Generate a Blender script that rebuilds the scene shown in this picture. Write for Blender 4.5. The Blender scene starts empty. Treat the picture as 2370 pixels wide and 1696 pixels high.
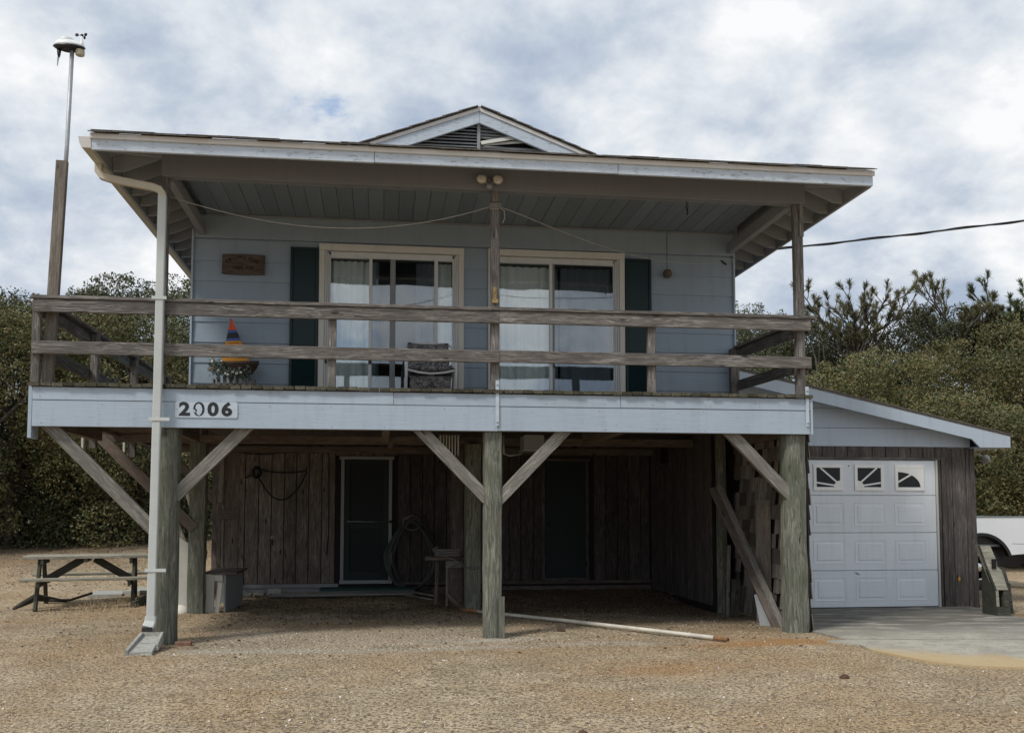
import bpy, bmesh, math, random
import numpy as np
from mathutils import Vector, Matrix, noise
R = math.radians
random.seed(4)
rng = np.random.default_rng(11)
sc = bpy.context.scene
col = sc.collection

# ------------------------------------------------------------------ camera
PITCH, YAW = R(3.9), R(7.6)
cam = bpy.data.cameras.new('camera'); camo = bpy.data.objects.new('camera', cam); col.objects.link(camo)
cam.sensor_width = 36; cam.lens = 2270 / 2370 * 36
cam.shift_y = 0.0773; cam.clip_start = 0.05; cam.clip_end = 2000
camo.location = (-1.248, -10.895, 1.39)
camo.rotation_euler = (R(90) + PITCH, 0, -YAW)
sc.camera = camo
sc.render.resolution_x, sc.render.resolution_y = 1024, 732

# ------------------------------------------------------------------ view + sky + sun
sc.view_settings.view_transform = 'Standard'; sc.view_settings.look = 'None'
sc.view_settings.exposure = 0; sc.view_settings.gamma = 1
SUN_EL, SUN_AZ = R(50), R(-128)      # azimuth: x=sin, y=cos ; sun in front-left of the house, high, through cloud
w = bpy.data.worlds.new('World'); sc.world = w; w.use_nodes = True
nt = w.node_tree; nt.nodes.clear()


class NB:
    """tiny node-graph builder"""
    def __init__(s, tree): s.t = tree
    def n(s, typ, **kw):
        d = s.t.nodes.new(typ)
        for k, v in kw.items():
            if k.startswith('i_'):
                key = k[2:]; key = int(key) if key.isdigit() else key.replace('_', ' ')
                s.set(d.inputs[key], v)
            else: setattr(d, k, v)
        return d
    def set(s, inp, v):
        if isinstance(v, bpy.types.NodeSocket): s.t.links.new(v, inp)
        elif isinstance(v, bpy.types.Node): s.t.links.new(v.outputs[0], inp)
        else: inp.default_value = v
    def math(s, op, a, b=0.0, clamp=False):
        d = s.n('ShaderNodeMath', operation=op, use_clamp=clamp); s.set(d.inputs[0], a); s.set(d.inputs[1], b); return d.outputs[0]
    def vmath(s, op, a, b=(0, 0, 0)):
        d = s.n('ShaderNodeVectorMath', operation=op); s.set(d.inputs[0], a); s.set(d.inputs[1], b); return d.outputs[0]
    def mix(s, f, a, b, blend='MIX'):
        d = s.n('ShaderNodeMix', data_type='RGBA', blend_type=blend)
        s.set(d.inputs[0], f)
        for i, v in ((6, a), (7, b)): s.set(d.inputs[i], c4(v) if isinstance(v, tuple) else v)
        return d.outputs[2]
    def noise(s, vec, scale=5, detail=4, rough=.55, dist=0.0):
        d = s.n('ShaderNodeTexNoise'); s.set(d.inputs['Vector'], vec)
        d.inputs['Scale'].default_value = scale; d.inputs['Detail'].default_value = detail
        d.inputs['Roughness'].default_value = rough; d.inputs['Distortion'].default_value = dist
        return d.outputs[0]
    def ramp(s, f, stops, mode='LINEAR'):
        d = s.n('ShaderNodeValToRGB'); s.set(d.inputs[0], f); cr = d.color_ramp; cr.interpolation = mode
        while len(cr.elements) < len(stops): cr.elements.new(.5)
        for e, (p, c) in zip(cr.elements, stops):
            e.position = p; e.color = c4(c) if isinstance(c, tuple) else (c, c, c, 1)
        return d.outputs[0]
    def mapr(s, v, a, b, c=0.0, d_=1.0, smooth=False):
        d = s.n('ShaderNodeMapRange', interpolation_type='SMOOTHSTEP' if smooth else 'LINEAR')
        for i, x in enumerate((v, a, b, c, d_)): s.set(d.inputs[i], x)
        return d.outputs[0]


def c4(c): return tuple(c) + (1,) if len(c) == 3 else tuple(c)


b = NB(nt)
sky = b.n('ShaderNodeTexSky', sky_type='NISHITA', sun_disc=False, sun_elevation=SUN_EL, sun_rotation=SUN_AZ)
tc = b.n('ShaderNodeTexCoord')
sep = b.n('ShaderNodeSeparateXYZ'); b.set(sep.inputs[0], tc.outputs['Generated'])
zz = b.math('ADD', b.math('MAXIMUM', sep.outputs[2], 0.0), 0.42)
cmb = b.n('ShaderNodeCombineXYZ')
b.set(cmb.inputs[0], b.math('DIVIDE', sep.outputs[0], zz)); b.set(cmb.inputs[1], b.math('DIVIDE', sep.outputs[1], zz)); b.set(cmb.inputs[2], 1.3)
v1 = cmb.outputs[0]
big = b.noise(v1, 2.2, 4, .5, .2)
fine = b.noise(b.vmath('ADD', v1, (7.3, 2.1, 0)), 5.2, 12, .58, .1)
lum = b.math('ADD', b.math('MULTIPLY', big, .40), b.math('MULTIPLY', fine, .60))
cloud = b.ramp(lum, [(.40, (4.2, 5.0, 6.3)), (.46, (5.5, 6.2, 7.2)), (.52, (7.2, 7.7, 8.3)), (.60, (9.6, 9.7, 9.8))])
bluef = b.noise(b.vmath('ADD', v1, (1.9, 15.3, 2.0)), 4.2, 8, .6, .2)
hole = b.mapr(bluef, .63, .72, 0, .75, True)
skyc = b.mix(1.0, sky.outputs[0], (.85, .95, 1.15), 'MULTIPLY')
skyc = b.mix(.75, skyc, (3.0, 4.7, 7.6))
bg = b.n('ShaderNodeBackground'); b.set(bg.inputs[0], b.mix(hole, cloud, skyc)); bg.inputs[1].default_value = 0.1
out = b.n('ShaderNodeOutputWorld'); nt.links.new(bg.outputs[0], out.inputs[0])

sun = bpy.data.lights.new('sun', 'SUN'); sun.energy = 2.5; sun.angle = R(11); sun.color = (1, .95, .87)
suno = bpy.data.objects.new('sun', sun); col.objects.link(suno)
sd = Vector((math.sin(SUN_AZ) * math.cos(SUN_EL), math.cos(SUN_AZ) * math.cos(SUN_EL), math.sin(SUN_EL)))
suno.rotation_euler = sd.to_track_quat('Z', 'Y').to_euler(); suno.location = sd * 40

# ------------------------------------------------------------------ materials
MATS = {}


def newmat(name, rough=.8, spec=.3):
    m = bpy.data.materials.new(name); m.use_nodes = True; t = m.node_tree
    p = t.nodes['Principled BSDF']; p.inputs['Roughness'].default_value = rough
    p.inputs['Specular IOR Level'].default_value = spec
    MATS[name] = m
    return m, NB(t), p


def wood(name, dark, mid, light, stretch=22, bump=.5, stain=None, rough=.88, tone=.35):
    """weathered timber, grain along local X, a different cut for every board"""
    m, b, p = newmat(name, rough, .2)
    tc = b.n('ShaderNodeTexCoord'); oi = b.n('ShaderNodeObjectInfo')
    off = b.vmath('SCALE', (17.0, 9.0, 23.0)); off.node.inputs['Scale'].default_value = 1; b.set(off.node.inputs['Scale'], b.math('MULTIPLY', oi.outputs['Random'], 9.0))
    v = b.vmath('ADD', tc.outputs['Object'], off)
    warp = b.n('ShaderNodeTexNoise'); b.set(warp.inputs['Vector'], b.vmath('MULTIPLY', v, (1.3, 5, 5))); warp.inputs['Scale'].default_value = 1.0
    v2 = b.vmath('ADD', b.vmath('MULTIPLY', v, (1.0, stretch, stretch)), b.vmath('MULTIPLY', warp.outputs['Color'], (0.6, 2.4, 2.4)))
    g = b.noise(v2, 3.4, 8, .7, .6)
    fineg = b.noise(b.vmath('MULTIPLY', v2, (1.5, 4.0, 4.0)), 4, 4, .6)
    patch = b.noise(b.vmath('MULTIPLY', v, (1.6, 6, 6)), 1.4, 3, .6)
    c = b.ramp(g, [(.34, dark), (.5, mid), (.66, light)])
    c = b.mix(b.mapr(fineg, .32, .44, .65, 0), c, tuple(x * .35 for x in dark))
    c = b.mix(b.math('MULTIPLY', b.mapr(patch, .42, .62, 0, 1, True), .55), c, tuple(x * .62 for x in mid))
    val = b.mapr(oi.outputs['Random'], 0, 1, 1 - tone, 1 + tone)
    c = b.mix(1.0, c, b.vmath('SCALE', (1, 1, 1), (0, 0, 0)), 'MULTIPLY') if False else c
    hs = b.n('ShaderNodeHueSaturation'); b.set(hs.inputs['Color'], c); b.set(hs.inputs['Value'], val)
    c = hs.outputs[0]
    vor = b.n('ShaderNodeTexVoronoi'); b.set(vor.inputs['Vector'], b.vmath('MULTIPLY', v, (2.6, 9, 9))); vor.inputs['Scale'].default_value = 1
    vs_ = b.n('ShaderNodeSeparateColor'); b.set(vs_.inputs[0], vor.outputs['Color'])
    c = b.mix(b.math('MULTIPLY', b.mapr(vor.outputs['Distance'], .17, .09, 0, .85, True), b.math('GREATER_THAN', vs_.outputs[0], .62)), c, tuple(x * .45 for x in dark))
    if stain:
        geo = b.n('ShaderNodeNewGeometry')
        st = b.noise(geo.outputs['Position'], 1.9, 4, .6)
        c = b.mix(b.mapr(st, .5, .68, 0, .6, True), c, stain)
    b.set(p.inputs['Base Color'], c)
    bp = b.n('ShaderNodeBump', i_Strength=bump, i_Distance=.004)
    b.set(bp.inputs['Height'], b.math('ADD', g, b.math('MULTIPLY', fineg, .6))); b.set(p.inputs['Normal'], bp.outputs[0])
    return m


def paint(name, c, dirt=.3, rough=.6, grain=True, wear=0.0, wearcol=(.25, .25, .25), tone=.05, bump=.35):
    m, b, p = newmat(name, rough, .35)
    tc = b.n('ShaderNodeTexCoord'); oi = b.n('ShaderNodeObjectInfo'); geo = b.n('ShaderNodeNewGeometry')
    off = b.vmath('SCALE', (17.0, 9.0, 23.0)); b.set(off.node.inputs['Scale'], b.math('MULTIPLY', oi.outputs['Random'], 9.0))
    v = b.vmath('ADD', tc.outputs['Object'], off)
    n1 = b.noise(geo.outputs['Position'], 1.3, 5, .6)
    n2 = b.noise(b.vmath('MULTIPLY', v, (1.2, 16, 16)), 3, 5, .6)
    n4 = b.noise(b.vmath('MULTIPLY', geo.outputs['Position'], (7, 7, .7)), 1.6, 4, .6)
    cc = b.mix(b.mapr(n1, .35, .7, 0, dirt), c, tuple(x * .68 for x in c))
    cc = b.mix(b.mapr(n4, .50, .72, 0, .26), cc, tuple(x * .6 for x in (c[0], c[1] * .97, c[2] * .92)))
    cc = b.mix(b.mapr(n2, .35, .65, 0, .22), cc, tuple(min(1, x * 1.18) for x in c))
    if wear:
        n3 = b.noise(b.vmath('MULTIPLY', v, (2.0, 11, 11)), 5, 6, .7)
        cc = b.mix(b.mapr(n3, .72 - wear * .18, .74 - wear * .14, 0, .75), cc, wearcol)
    hs = b.n('ShaderNodeHueSaturation'); b.set(hs.inputs['Color'], cc); b.set(hs.inputs['Value'], b.mapr(oi.outputs['Random'], 0, 1, 1 - tone, 1 + tone))
    b.set(p.inputs['Base Color'], hs.outputs[0])
    if grain:
        bp = b.n('ShaderNodeBump', i_Strength=bump, i_Distance=.003); b.set(bp.inputs['Height'], n2); b.set(p.inputs['Normal'], bp.outputs[0])
    return m


def plain(name, c, rough=.5, metal=0.0, var=.15, scale=9, spec=.4):
    m, b, p = newmat(name, rough, spec); p.inputs['Metallic'].default_value = metal
    geo = b.n('ShaderNodeNewGeometry'); n1 = b.noise(geo.outputs['Position'], scale, 4, .6)
    b.set(p.inputs['Base Color'], b.mix(b.mapr(n1, .3, .7), tuple(x * (1 - var) for x in c), tuple(min(1, x * (1 + var)) for x in c)))
    return m


wood('weathered_wood', (.05, .045, .042), (.153, .140, .130), (.34, .325, .305), tone=.2)
wood('brace_wood', (.09, .084, .074), (.205, .195, .175), (.35, .335, .305), tone=.15)
wood('piling_wood', (.05, .054, .042), (.145, .15, .122), (.27, .27, .23), stretch=16, stain=(.085, .105, .07), tone=.12, bump=.9)
wood('dim_wood', (.055, .045, .038), (.14, .115, .098), (.22, .19, .165), tone=.2)
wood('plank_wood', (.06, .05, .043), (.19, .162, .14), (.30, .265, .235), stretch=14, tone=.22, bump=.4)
wood('garage_plank_wood', (.04, .034, .032), (.098, .086, .08), (.17, .155, .145), stretch=16, tone=.12, bump=.4)
wood('deck_edge_wood', (.03, .028, .02), (.085, .078, .058), (.2, .19, .15), stain=(.05, .06, .03), tone=.4)
wood('table_wood', (.14, .13, .10), (.34, .32, .26), (.50, .48, .41), tone=.1)
wood('dark_timber', (.03, .03, .024), (.075, .074, .06), (.15, .15, .125), tone=.15)
wood('shingle_wood', (.07, .062, .054), (.2, .18, .16), (.32, .30, .27), tone=.55)
wood('pole_wood', (.09, .078, .066), (.195, .172, .148), (.31, .28, .245), tone=.05)
wood('sign_wood', (.05, .035, .03), (.115, .085, .07), (.17, .135, .115), tone=.02)
wood('bark', (.03, .026, .022), (.075, .066, .056), (.13, .12, .1), bump=1)
paint('blue_paint', (.37, .445, .53), .28, bump=.8, wear=.45, wearcol=(.2, .21, .2))
paint('siding_paint', (.29, .36, .435), .18, tone=.03)
paint('fascia_paint', (.48, .55, .63), .18, wear=.8, wearcol=(.2, .19, .18))
paint('garage_paint', (.42, .49, .57), .12)
paint('beam_paint', (.20, .205, .225), .2)
paint('rafter_paint', (.28, .29, .305), .2)
paint('ceiling_paint', (.235, .275, .32), .2, tone=.12)
paint('trim_cream', (.66, .65, .61), .15)
paint('white_vinyl', (.66, .68, .69), .1, rough=.4, grain=False)
paint('grey_trim', (.26, .28, .29), .25)
paint('drip_edge', (.60, .585, .56), .35, grain=False)
paint('shutter_green', (.008, .028, .032), .2, rough=.45)
paint('door_green', (.007, .018, .018), .3)
paint('garage_door_white', (.68, .72, .76), .09, rough=.5, bump=.12)
paint('window_surround', (.78, .78, .76), .05, grain=False)
paint('gutter_white', (.52, .55, .54), .5, rough=.45, grain=False, wear=.3, wearcol=(.33, .36, .25))
paint('gutter_cream', (.55, .51, .42), .4, rough=.5, grain=False)
paint('aged_white', (.5, .5, .46), .45)
plain('asphalt_shingle', (.15, .14, .13), .95, var=.45, scale=40)
plain('black_plastic', (.012, .012, .014), .4)
plain('screen_mesh', (.007, .011, .013), .7)
plain('steel', (.42, .44, .46), .42, .85)
plain('galvanised', (.36, .38, .4), .5, .5)
plain('pane_black', (.01, .012, .013), .12, spec=.25)
wood('dark_side_wood', (.018, .02, .014), (.045, .048, .036), (.085, .088, .07), tone=.05)  # very dark greenish wood for the left face of the notched timber
plain('brass', (.34, .24, .10), .4, .6, .5, 60)
plain('station_white', (.72, .75, .75), .4)
plain('shield_tan', (.52, .48, .38), .6)
plain('lamp_glass', (.62, .58, .5), .12, 0, .3, 20, .8)
plain('lamp_housing', (.3, .28, .26), .5)
plain('cord', (.34, .33, .30), .85)
plain('dark_cable', (.012, .012, .013), .6)
plain('hose_rubber', (.06, .066, .065), .5)
plain('hose_grey', (.13, .13, .13), .6)
plain('pvc', (.60, .57, .49), .4, var=.2, scale=5)
plain('rust', (.26, .14, .07), .8, var=.4)
plain('plate_white', (.46, .53, .60), .4, var=.08)
plain('number_black', (.018, .02, .026), .5)
plain('carved_black', (.008, .006, .005), .7)
plain('sail_orange', (.62, .09, .03), .6, var=.1)
plain('sail_black', (.02, .02, .025), .6)
plain('sail_blue', (.045, .12, .38), .6, var=.1)
plain('sail_ochre', (.55, .24, .03), .6, var=.2, scale=60)
plain('foliage_grey', (.12, .15, .12), .7, var=.4, scale=30)
plain('flower_white', (.6, .6, .55), .6)
plain('wicker', (.06, .035, .025), .8, var=.4, scale=60)
plain('green_mat', (.02, .06, .055), .9)
plain('rib_mat', (.11, .11, .10), .9)
plain('truck_paint', (.74, .77, .79), .22, 0, .03, 2, .6)
plain('truck_trim', (.16, .19, .19), .5)
plain('rubber', (.022, .022, .024), .8)
plain('chrome', (.7, .7, .7), .15, 1)
plain('tree_needle', (.115, .11, .055), .7, var=.45, scale=2)
plain('pine_green', (.06, .078, .022), .7, var=.35, scale=2)
plain('dead_leaf', (.09, .05, .03), .9, var=.5, scale=30)
plain('room_dark', (.16, .16, .17), .9)
plain('concrete_block', (.36, .36, .33), .9, var=.25, scale=25)
plain('brick_red', (.2, .11, .075), .9, var=.3, scale=25)

# curtain cloth, fold shading painted as lighter and darker upright bands
m, b, p = newmat('curtain', .95, .05)
geo = b.n('ShaderNodeNewGeometry')
fold_shade = b.noise(b.vmath('MULTIPLY', geo.outputs['Position'], (5, 1, .12)), 1.6, 3, .5)
b.set(p.inputs['Base Color'], b.ramp(fold_shade, [(.35, (.66, .70, .69)), (.5, (.84, .87, .87)), (.62, (.76, .8, .79))]))
# cushion fabric
m, b, p = newmat('cushion_fabric', .95, .05)
tcx = b.n('ShaderNodeNewGeometry'); nn = b.noise(tcx.outputs['Position'], 26, 5, .65, 1.0)
b.set(p.inputs['Base Color'], b.ramp(nn, [(.4, (.05, .055, .075)), (.5, (.17, .165, .17)), (.6, (.33, .315, .30))]))


# window glass: reflection over a clear pane
def glass(name, refl, tint):
    m = bpy.data.materials.new(name); m.use_nodes = True; t = m.node_tree; t.nodes.clear(); b = NB(t)
    geo = b.n('ShaderNodeNewGeometry')
    wob = b.noise(b.vmath('MULTIPLY', geo.outputs['Position'], (1.6, 1, .9)), 1.1, 1, .4)
    bp = b.n('ShaderNodeBump', i_Strength=.5, i_Distance=.01); b.set(bp.inputs['Height'], wob)
    g = b.n('ShaderNodeBsdfGlossy', i_Roughness=.02); g.inputs['Color'].default_value = (.9, .95, 1, 1); b.set(g.inputs['Normal'], bp.outputs[0])
    tr = b.n('ShaderNodeBsdfTransparent'); tr.inputs[0].default_value = c4(tint)
    mx = b.n('ShaderNodeMixShader'); mx.inputs[0].default_value = refl
    t.links.new(tr.outputs[0], mx.inputs[1]); t.links.new(g.outputs[0], mx.inputs[2])
    o = b.n('ShaderNodeOutputMaterial'); t.links.new(mx.outputs[0], o.inputs[0]); MATS[name] = m


wood('shaded_plank', (.028, .024, .023), (.078, .068, .064), (.13, .115, .108), stretch=14, tone=.2, bump=.4)  # darker copy of the plank wood: shade of the right bay put into colour
glass('window_glass', .17, (.97, 1, 1))
glass('screened_glass', .15, (.60, .64, .67))
glass('dark_glass', .10, (.06, .06, .07))


# leaves
def leafmat(name, cols, trans=.14):
    m = bpy.data.materials.new(name); m.use_nodes = True; t = m.node_tree; b = NB(t); p = t.nodes['Principled BSDF']
    geo = b.n('ShaderNodeNewGeometry'); oi = b.n('ShaderNodeObjectInfo')
    n1 = b.noise(geo.outputs['Position'], .9, 3, .6)
    f = b.math('ADD', b.math('MULTIPLY', geo.outputs['Random Per Island'], .55), b.math('MULTIPLY', b.mapr(n1, .3, .7), .45))
    c = b.ramp(f, [(i / (len(cols) - 1), cc) for i, cc in enumerate(cols)])
    hs = b.n('ShaderNodeHueSaturation'); b.set(hs.inputs['Color'], c); b.set(hs.inputs['Value'], b.mapr(oi.outputs['Random'], 0, 1, .8, 1.2))
    b.set(p.inputs['Base Color'], hs.outputs[0]); p.inputs['Roughness'].default_value = .55; p.inputs['Specular IOR Level'].default_value = .35
    tl = b.n('ShaderNodeBsdfTranslucent'); b.set(tl.inputs[0], hs.outputs[0])
    mx = b.n('ShaderNodeMixShader'); mx.inputs[0].default_value = trans
    t.links.new(p.outputs[0], mx.inputs[1]); t.links.new(tl.outputs[0], mx.inputs[2])
    t.links.new(mx.outputs[0], t.nodes['Material Output'].inputs[0]); MATS[name] = m


leafmat('oak_leaf', [(.035, .048, .026), (.06, .08, .038), (.095, .11, .052), (.10, .085, .045), (.14, .15, .08)])
leafmat('olive_leaf', [(.035, .046, .025), (.085, .10, .042), (.15, .155, .058), (.165, .115, .05), (.19, .195, .095)])
leafmat('dry_blade', [(.38, .27, .15), (.58, .45, .27), (.70, .57, .38), (.48, .34, .19), (.76, .66, .47)], .1)
leafmat('shell_chip', [(.38, .33, .26), (.55, .51, .44), (.7, .67, .61), (.45, .38, .29)], .0)
leafmat('litter_leaf', [(.045, .03, .022), (.09, .06, .04), (.14, .095, .06), (.07, .05, .04)], .0)

# ground: dry grass over shelly sand; stains from the 'mask' attribute (shell, rust, leaf mould)
m, b, p = newmat('dry_ground', .95, .1)
geo = b.n('ShaderNodeNewGeometry'); P_ = geo.outputs['Position']
at = b.n('ShaderNodeAttribute', attribute_name='mask'); sp = b.n('ShaderNodeSeparateColor'); b.set(sp.inputs[0], at.outputs['Color'])
n0 = b.noise(P_, .55, 4, .6); n1 = b.noise(P_, 2.4, 5, .6); n2 = b.noise(P_, 34, 5, .7); n3 = b.noise(b.vmath('ADD', P_, (5, 3, 1)), 75, 4, .7)
c = b.mix(b.mapr(n1, .35, .65), (.54, .42, .27), (.82, .66, .45))
c = b.mix(b.mapr(n0, .44, .60, 0, .75), c, (.60, .40, .21))
ng = b.noise(b.vmath('ADD', P_, (30, 4, 0)), .8, 5, .65)
c = b.mix(b.mapr(ng, .50, .64, 0, .55), c, (.44, .36, .245))
nl_ = b.noise(b.vmath('ADD', P_, (3, 14, 0)), 7, 5, .7)
c = b.mix(b.mapr(nl_, .54, .66, 0, .65), c, (.22, .155, .09))
c = b.mix(b.mapr(n2, .44, .53, .92, 0), c, (.12, .08, .045))
c = b.mix(b.mapr(n3, .54, .62, 0, .85), c, (.74, .68, .57))
c = b.mix(b.math('MULTIPLY', sp.outputs[0], b.mapr(n2, .40, .56, .15, 1)), c, (.68, .65, .58))
c = b.mix(b.math('MULTIPLY', sp.outputs[1], b.mapr(n2, .40, .56, .0, .95)), c, (.52, .24, .06))
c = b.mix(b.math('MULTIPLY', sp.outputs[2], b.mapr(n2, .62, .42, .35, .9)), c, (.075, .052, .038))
b.set(p.inputs['Base Color'], c)
bp = b.n('ShaderNodeBump', i_Strength=1.0, i_Distance=.035)
b.set(bp.inputs['Height'], b.math('ADD', n2, b.math('MULTIPLY', n3, .5))); b.set(p.inputs['Normal'], bp.outputs[0])

# concrete
m, b, p = newmat('driveway_concrete', .9, .2)
geo = b.n('ShaderNodeNewGeometry'); P_ = geo.outputs['Position']; sp = b.n('ShaderNodeSeparateXYZ'); b.set(sp.inputs[0], P_)
n1 = b.noise(P_, 1.3, 6, .65, .4); n2 = b.noise(P_, 45, 4, .7); n3 = b.noise(b.vmath('MULTIPLY', P_, (1, 3, 1)), 1.6, 5, .6)
c = b.mix(b.mapr(n1, .35, .65), (.33, .31, .265), (.50, .47, .395))
c = b.mix(b.mapr(n2, .45, .60, 0, .5), c, (.2, .19, .165))
n5 = b.noise(b.vmath('ADD', P_, (9, 2, 0)), 6, 6, .7)
c = b.mix(b.mapr(n5, .50, .66, 0, .6), c, (.22, .205, .17))
wet = b.math('MULTIPLY', b.mapr(sp.outputs[1], -1.2, .9, 0, 1, True), b.mapr(n3, .34, .52, .25, .92, True))
c = b.mix(wet, c, (.115, .11, .095))
edge = b.mapr(b.math('ADD', b.math('ADD', sp.outputs[1], b.math('MULTIPLY', n1, 1.4)), b.math('MULTIPLY', b.math('MAXIMUM', b.math('SUBTRACT', 5.2, sp.outputs[0]), 0), -.75)), -1.55, -2.15, 0, .7, True)
c = b.mix(edge, c, (.50, .36, .17))
b.set(p.inputs['Base Color'], c)
bp = b.n('ShaderNodeBump', i_Strength=.7, i_Distance=.01); b.set(bp.inputs['Height'], b.math('ADD', n2, n1)); b.set(p.inputs['Normal'], bp.outputs[0])

# ------------------------------------------------------------------ builders
WM = {}
CACHE = {}


def reg(o, M, parent=None):
    col.objects.link(o); WM[o.name] = M.copy()
    if parent is not None:
        o.parent = parent; o.matrix_parent_inverse = WM[parent.name].inverted()
    o.matrix_basis = M
    return o


def thing(name, label, cat, loc=(0, 0, 0), group=None):
    o = bpy.data.objects.new(name, None); o.empty_display_size = .2
    reg(o, Matrix.Translation(loc)); return tag(o, label, cat, group)


def tag(o, label=None, cat=None, group=None, kind=None):
    for k, v in (('label', label), ('category', cat), ('group', group), ('kind', kind)):
        if v: o[k] = v
    return o


def meshobj(name, verts, faces, mat, parent=None, M=None, smooth=False):
    me = bpy.data.meshes.new(name); me.from_pydata([tuple(v) for v in verts], [], faces)
    bm = bmesh.new(); bm.from_mesh(me); bmesh.ops.recalc_face_normals(bm, faces=bm.faces); bm.to_mesh(me); bm.free()
    if smooth: me.polygons.foreach_set('use_smooth', [True] * len(me.polygons))
    if mat: me.materials.append(MATS[mat])
    return reg(bpy.data.objects.new(name, me), M or Matrix(), parent)


def boxmesh(l, w_, t, ch, mat):
    key = (round(l, 3), round(w_, 3), round(t, 3), round(ch, 4), mat)
    if key in CACHE: return CACHE[key]
    a, c, d = l / 2, w_ / 2, t / 2; ch = min(ch, c * .4, d * .4)
    # section in local (Y=width, Z=thickness), chamfered
    sec = [(-c + ch, -d), (c - ch, -d), (c, -d + ch), (c, d - ch), (c - ch, d), (-c + ch, d), (-c, d - ch), (-c, -d + ch)] if ch > 0 else [(-c, -d), (c, -d), (c, d), (-c, d)]
    n = len(sec); vs = [(-a, y, z) for y, z in sec] + [(a, y, z) for y, z in sec]
    fs = [(i, (i + 1) % n, n + (i + 1) % n, n + i) for i in range(n)] + [tuple(range(n - 1, -1, -1)), tuple(range(n, 2 * n))]
    me = bpy.data.meshes.new('board'); me.from_pydata(vs, [], fs)
    bm = bmesh.new(); bm.from_mesh(me); bmesh.ops.recalc_face_normals(bm, faces=bm.faces); bm.to_mesh(me); bm.free()
    me.materials.append(MATS[mat]); CACHE[key] = me
    return me


def board(name, p0, p1, w_, t, mat, parent=None, wdir=(0, 0, 1), ch=.004, label=None):
    """board from p0 to p1; w_ is measured along wdir, t across"""
    p0, p1 = Vector(p0), Vector(p1); x = (p1 - p0); l = x.length; x.normalize()
    y = Vector(wdir); y = (y - x * y.dot(x)).normalized(); z = x.cross(y)
    M = Matrix((( x.x, y.x, z.x), (x.y, y.y, z.y), (x.z, y.z, z.z))).to_4x4(); M.translation = (p0 + p1) / 2
    o = bpy.data.objects.new(name, boxmesh(l, w_, t, ch, mat)); reg(o, M, parent)
    if label: o['label'] = label
    return o


def box(name, x0, x1, y0, y1, z0, z1, mat, parent=None, ch=.004):
    d = (x1 - x0, y1 - y0, z1 - z0); c = Vector(((x0 + x1) / 2, (y0 + y1) / 2, (z0 + z1) / 2))
    ax = max(range(3), key=lambda i: d[i]); e = [Vector((1, 0, 0)), Vector((0, 1, 0)), Vector((0, 0, 1))]
    o = [i for i in range(3) if i != ax]
    return board(name, c - e[ax] * d[ax] / 2, c + e[ax] * d[ax] / 2, d[o[0]], d[o[1]], mat, parent, e[o[0]], ch)


def tube(name, pts, r, mat, parent=None, seg=8, closed=False, radii=None):
    pts = [Vector(p) for p in pts]; n = len(pts); vs = []; fs = []
    prev = None
    for i, p in enumerate(pts):
        if closed: t = pts[(i + 1) % n] - pts[i - 1]
        else: t = pts[min(i + 1, n - 1)] - pts[max(i - 1, 0)]
        t.normalize()
        if prev is None:
            a = Vector((0, 0, 1)) if abs(t.z) < .9 else Vector((1, 0, 0)); u = t.cross(a).normalized()
        else: u = (prev - t * prev.dot(t)).normalized()
        prev = u; v = t.cross(u); rr = radii[i] if radii else r
        for k in range(seg):
            a = 2 * math.pi * k / seg; vs.append(p + u * rr * math.cos(a) + v * rr * math.sin(a))
    m_ = n if closed else n - 1
    for i in range(m_):
        for k in range(seg):
            a, b_ = i * seg + k, i * seg + (k + 1) % seg; c, d = ((i + 1) % n) * seg + (k + 1) % seg, ((i + 1) % n) * seg + k
            fs.append((a, b_, c, d))
    if not closed: fs += [tuple(range(seg - 1, -1, -1)), tuple(range((n - 1) * seg, n * seg))]
    c = sum(pts, Vector()) / n
    return meshobj(name, [v - c for v in vs], fs, mat, parent, Matrix.Translation(c), True)


def prism(name, pts, y0, y1, mat, parent=None):
    """outline in (x,z), extruded from y0 to y1"""
    n = len(pts); vs = [(x, y0, z) for x, z in pts] + [(x, y1, z) for x, z in pts]
    c = sum((Vector(v) for v in vs), Vector()) / (2 * n)
    fs = [tuple(range(n)), tuple(range(2 * n - 1, n - 1, -1))] + [(i, (i + 1) % n, n + (i + 1) % n, n + i) for i in range(n)]
    return meshobj(name, [Vector(v) - c for v in vs], fs, mat, parent, Matrix.Translation(c))


def lathe(name, prof, mat, M, parent=None, seg=16):
    """profile (r,z) turned about local Z"""
    vs = []; fs = []
    for r_, z in prof:
        for k in range(seg): a = 2 * math.pi * k / seg; vs.append((r_ * math.cos(a), r_ * math.sin(a), z))
    for i in range(len(prof) - 1):
        for k in range(seg): fs.append((i * seg + k, i * seg + (k + 1) % seg, (i + 1) * seg + (k + 1) % seg, (i + 1) * seg + k))
    fs += [tuple(range(seg - 1, -1, -1)), tuple(range((len(prof) - 1) * seg, len(prof) * seg))]
    return meshobj(name, vs, fs, mat, parent, M, True)


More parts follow.
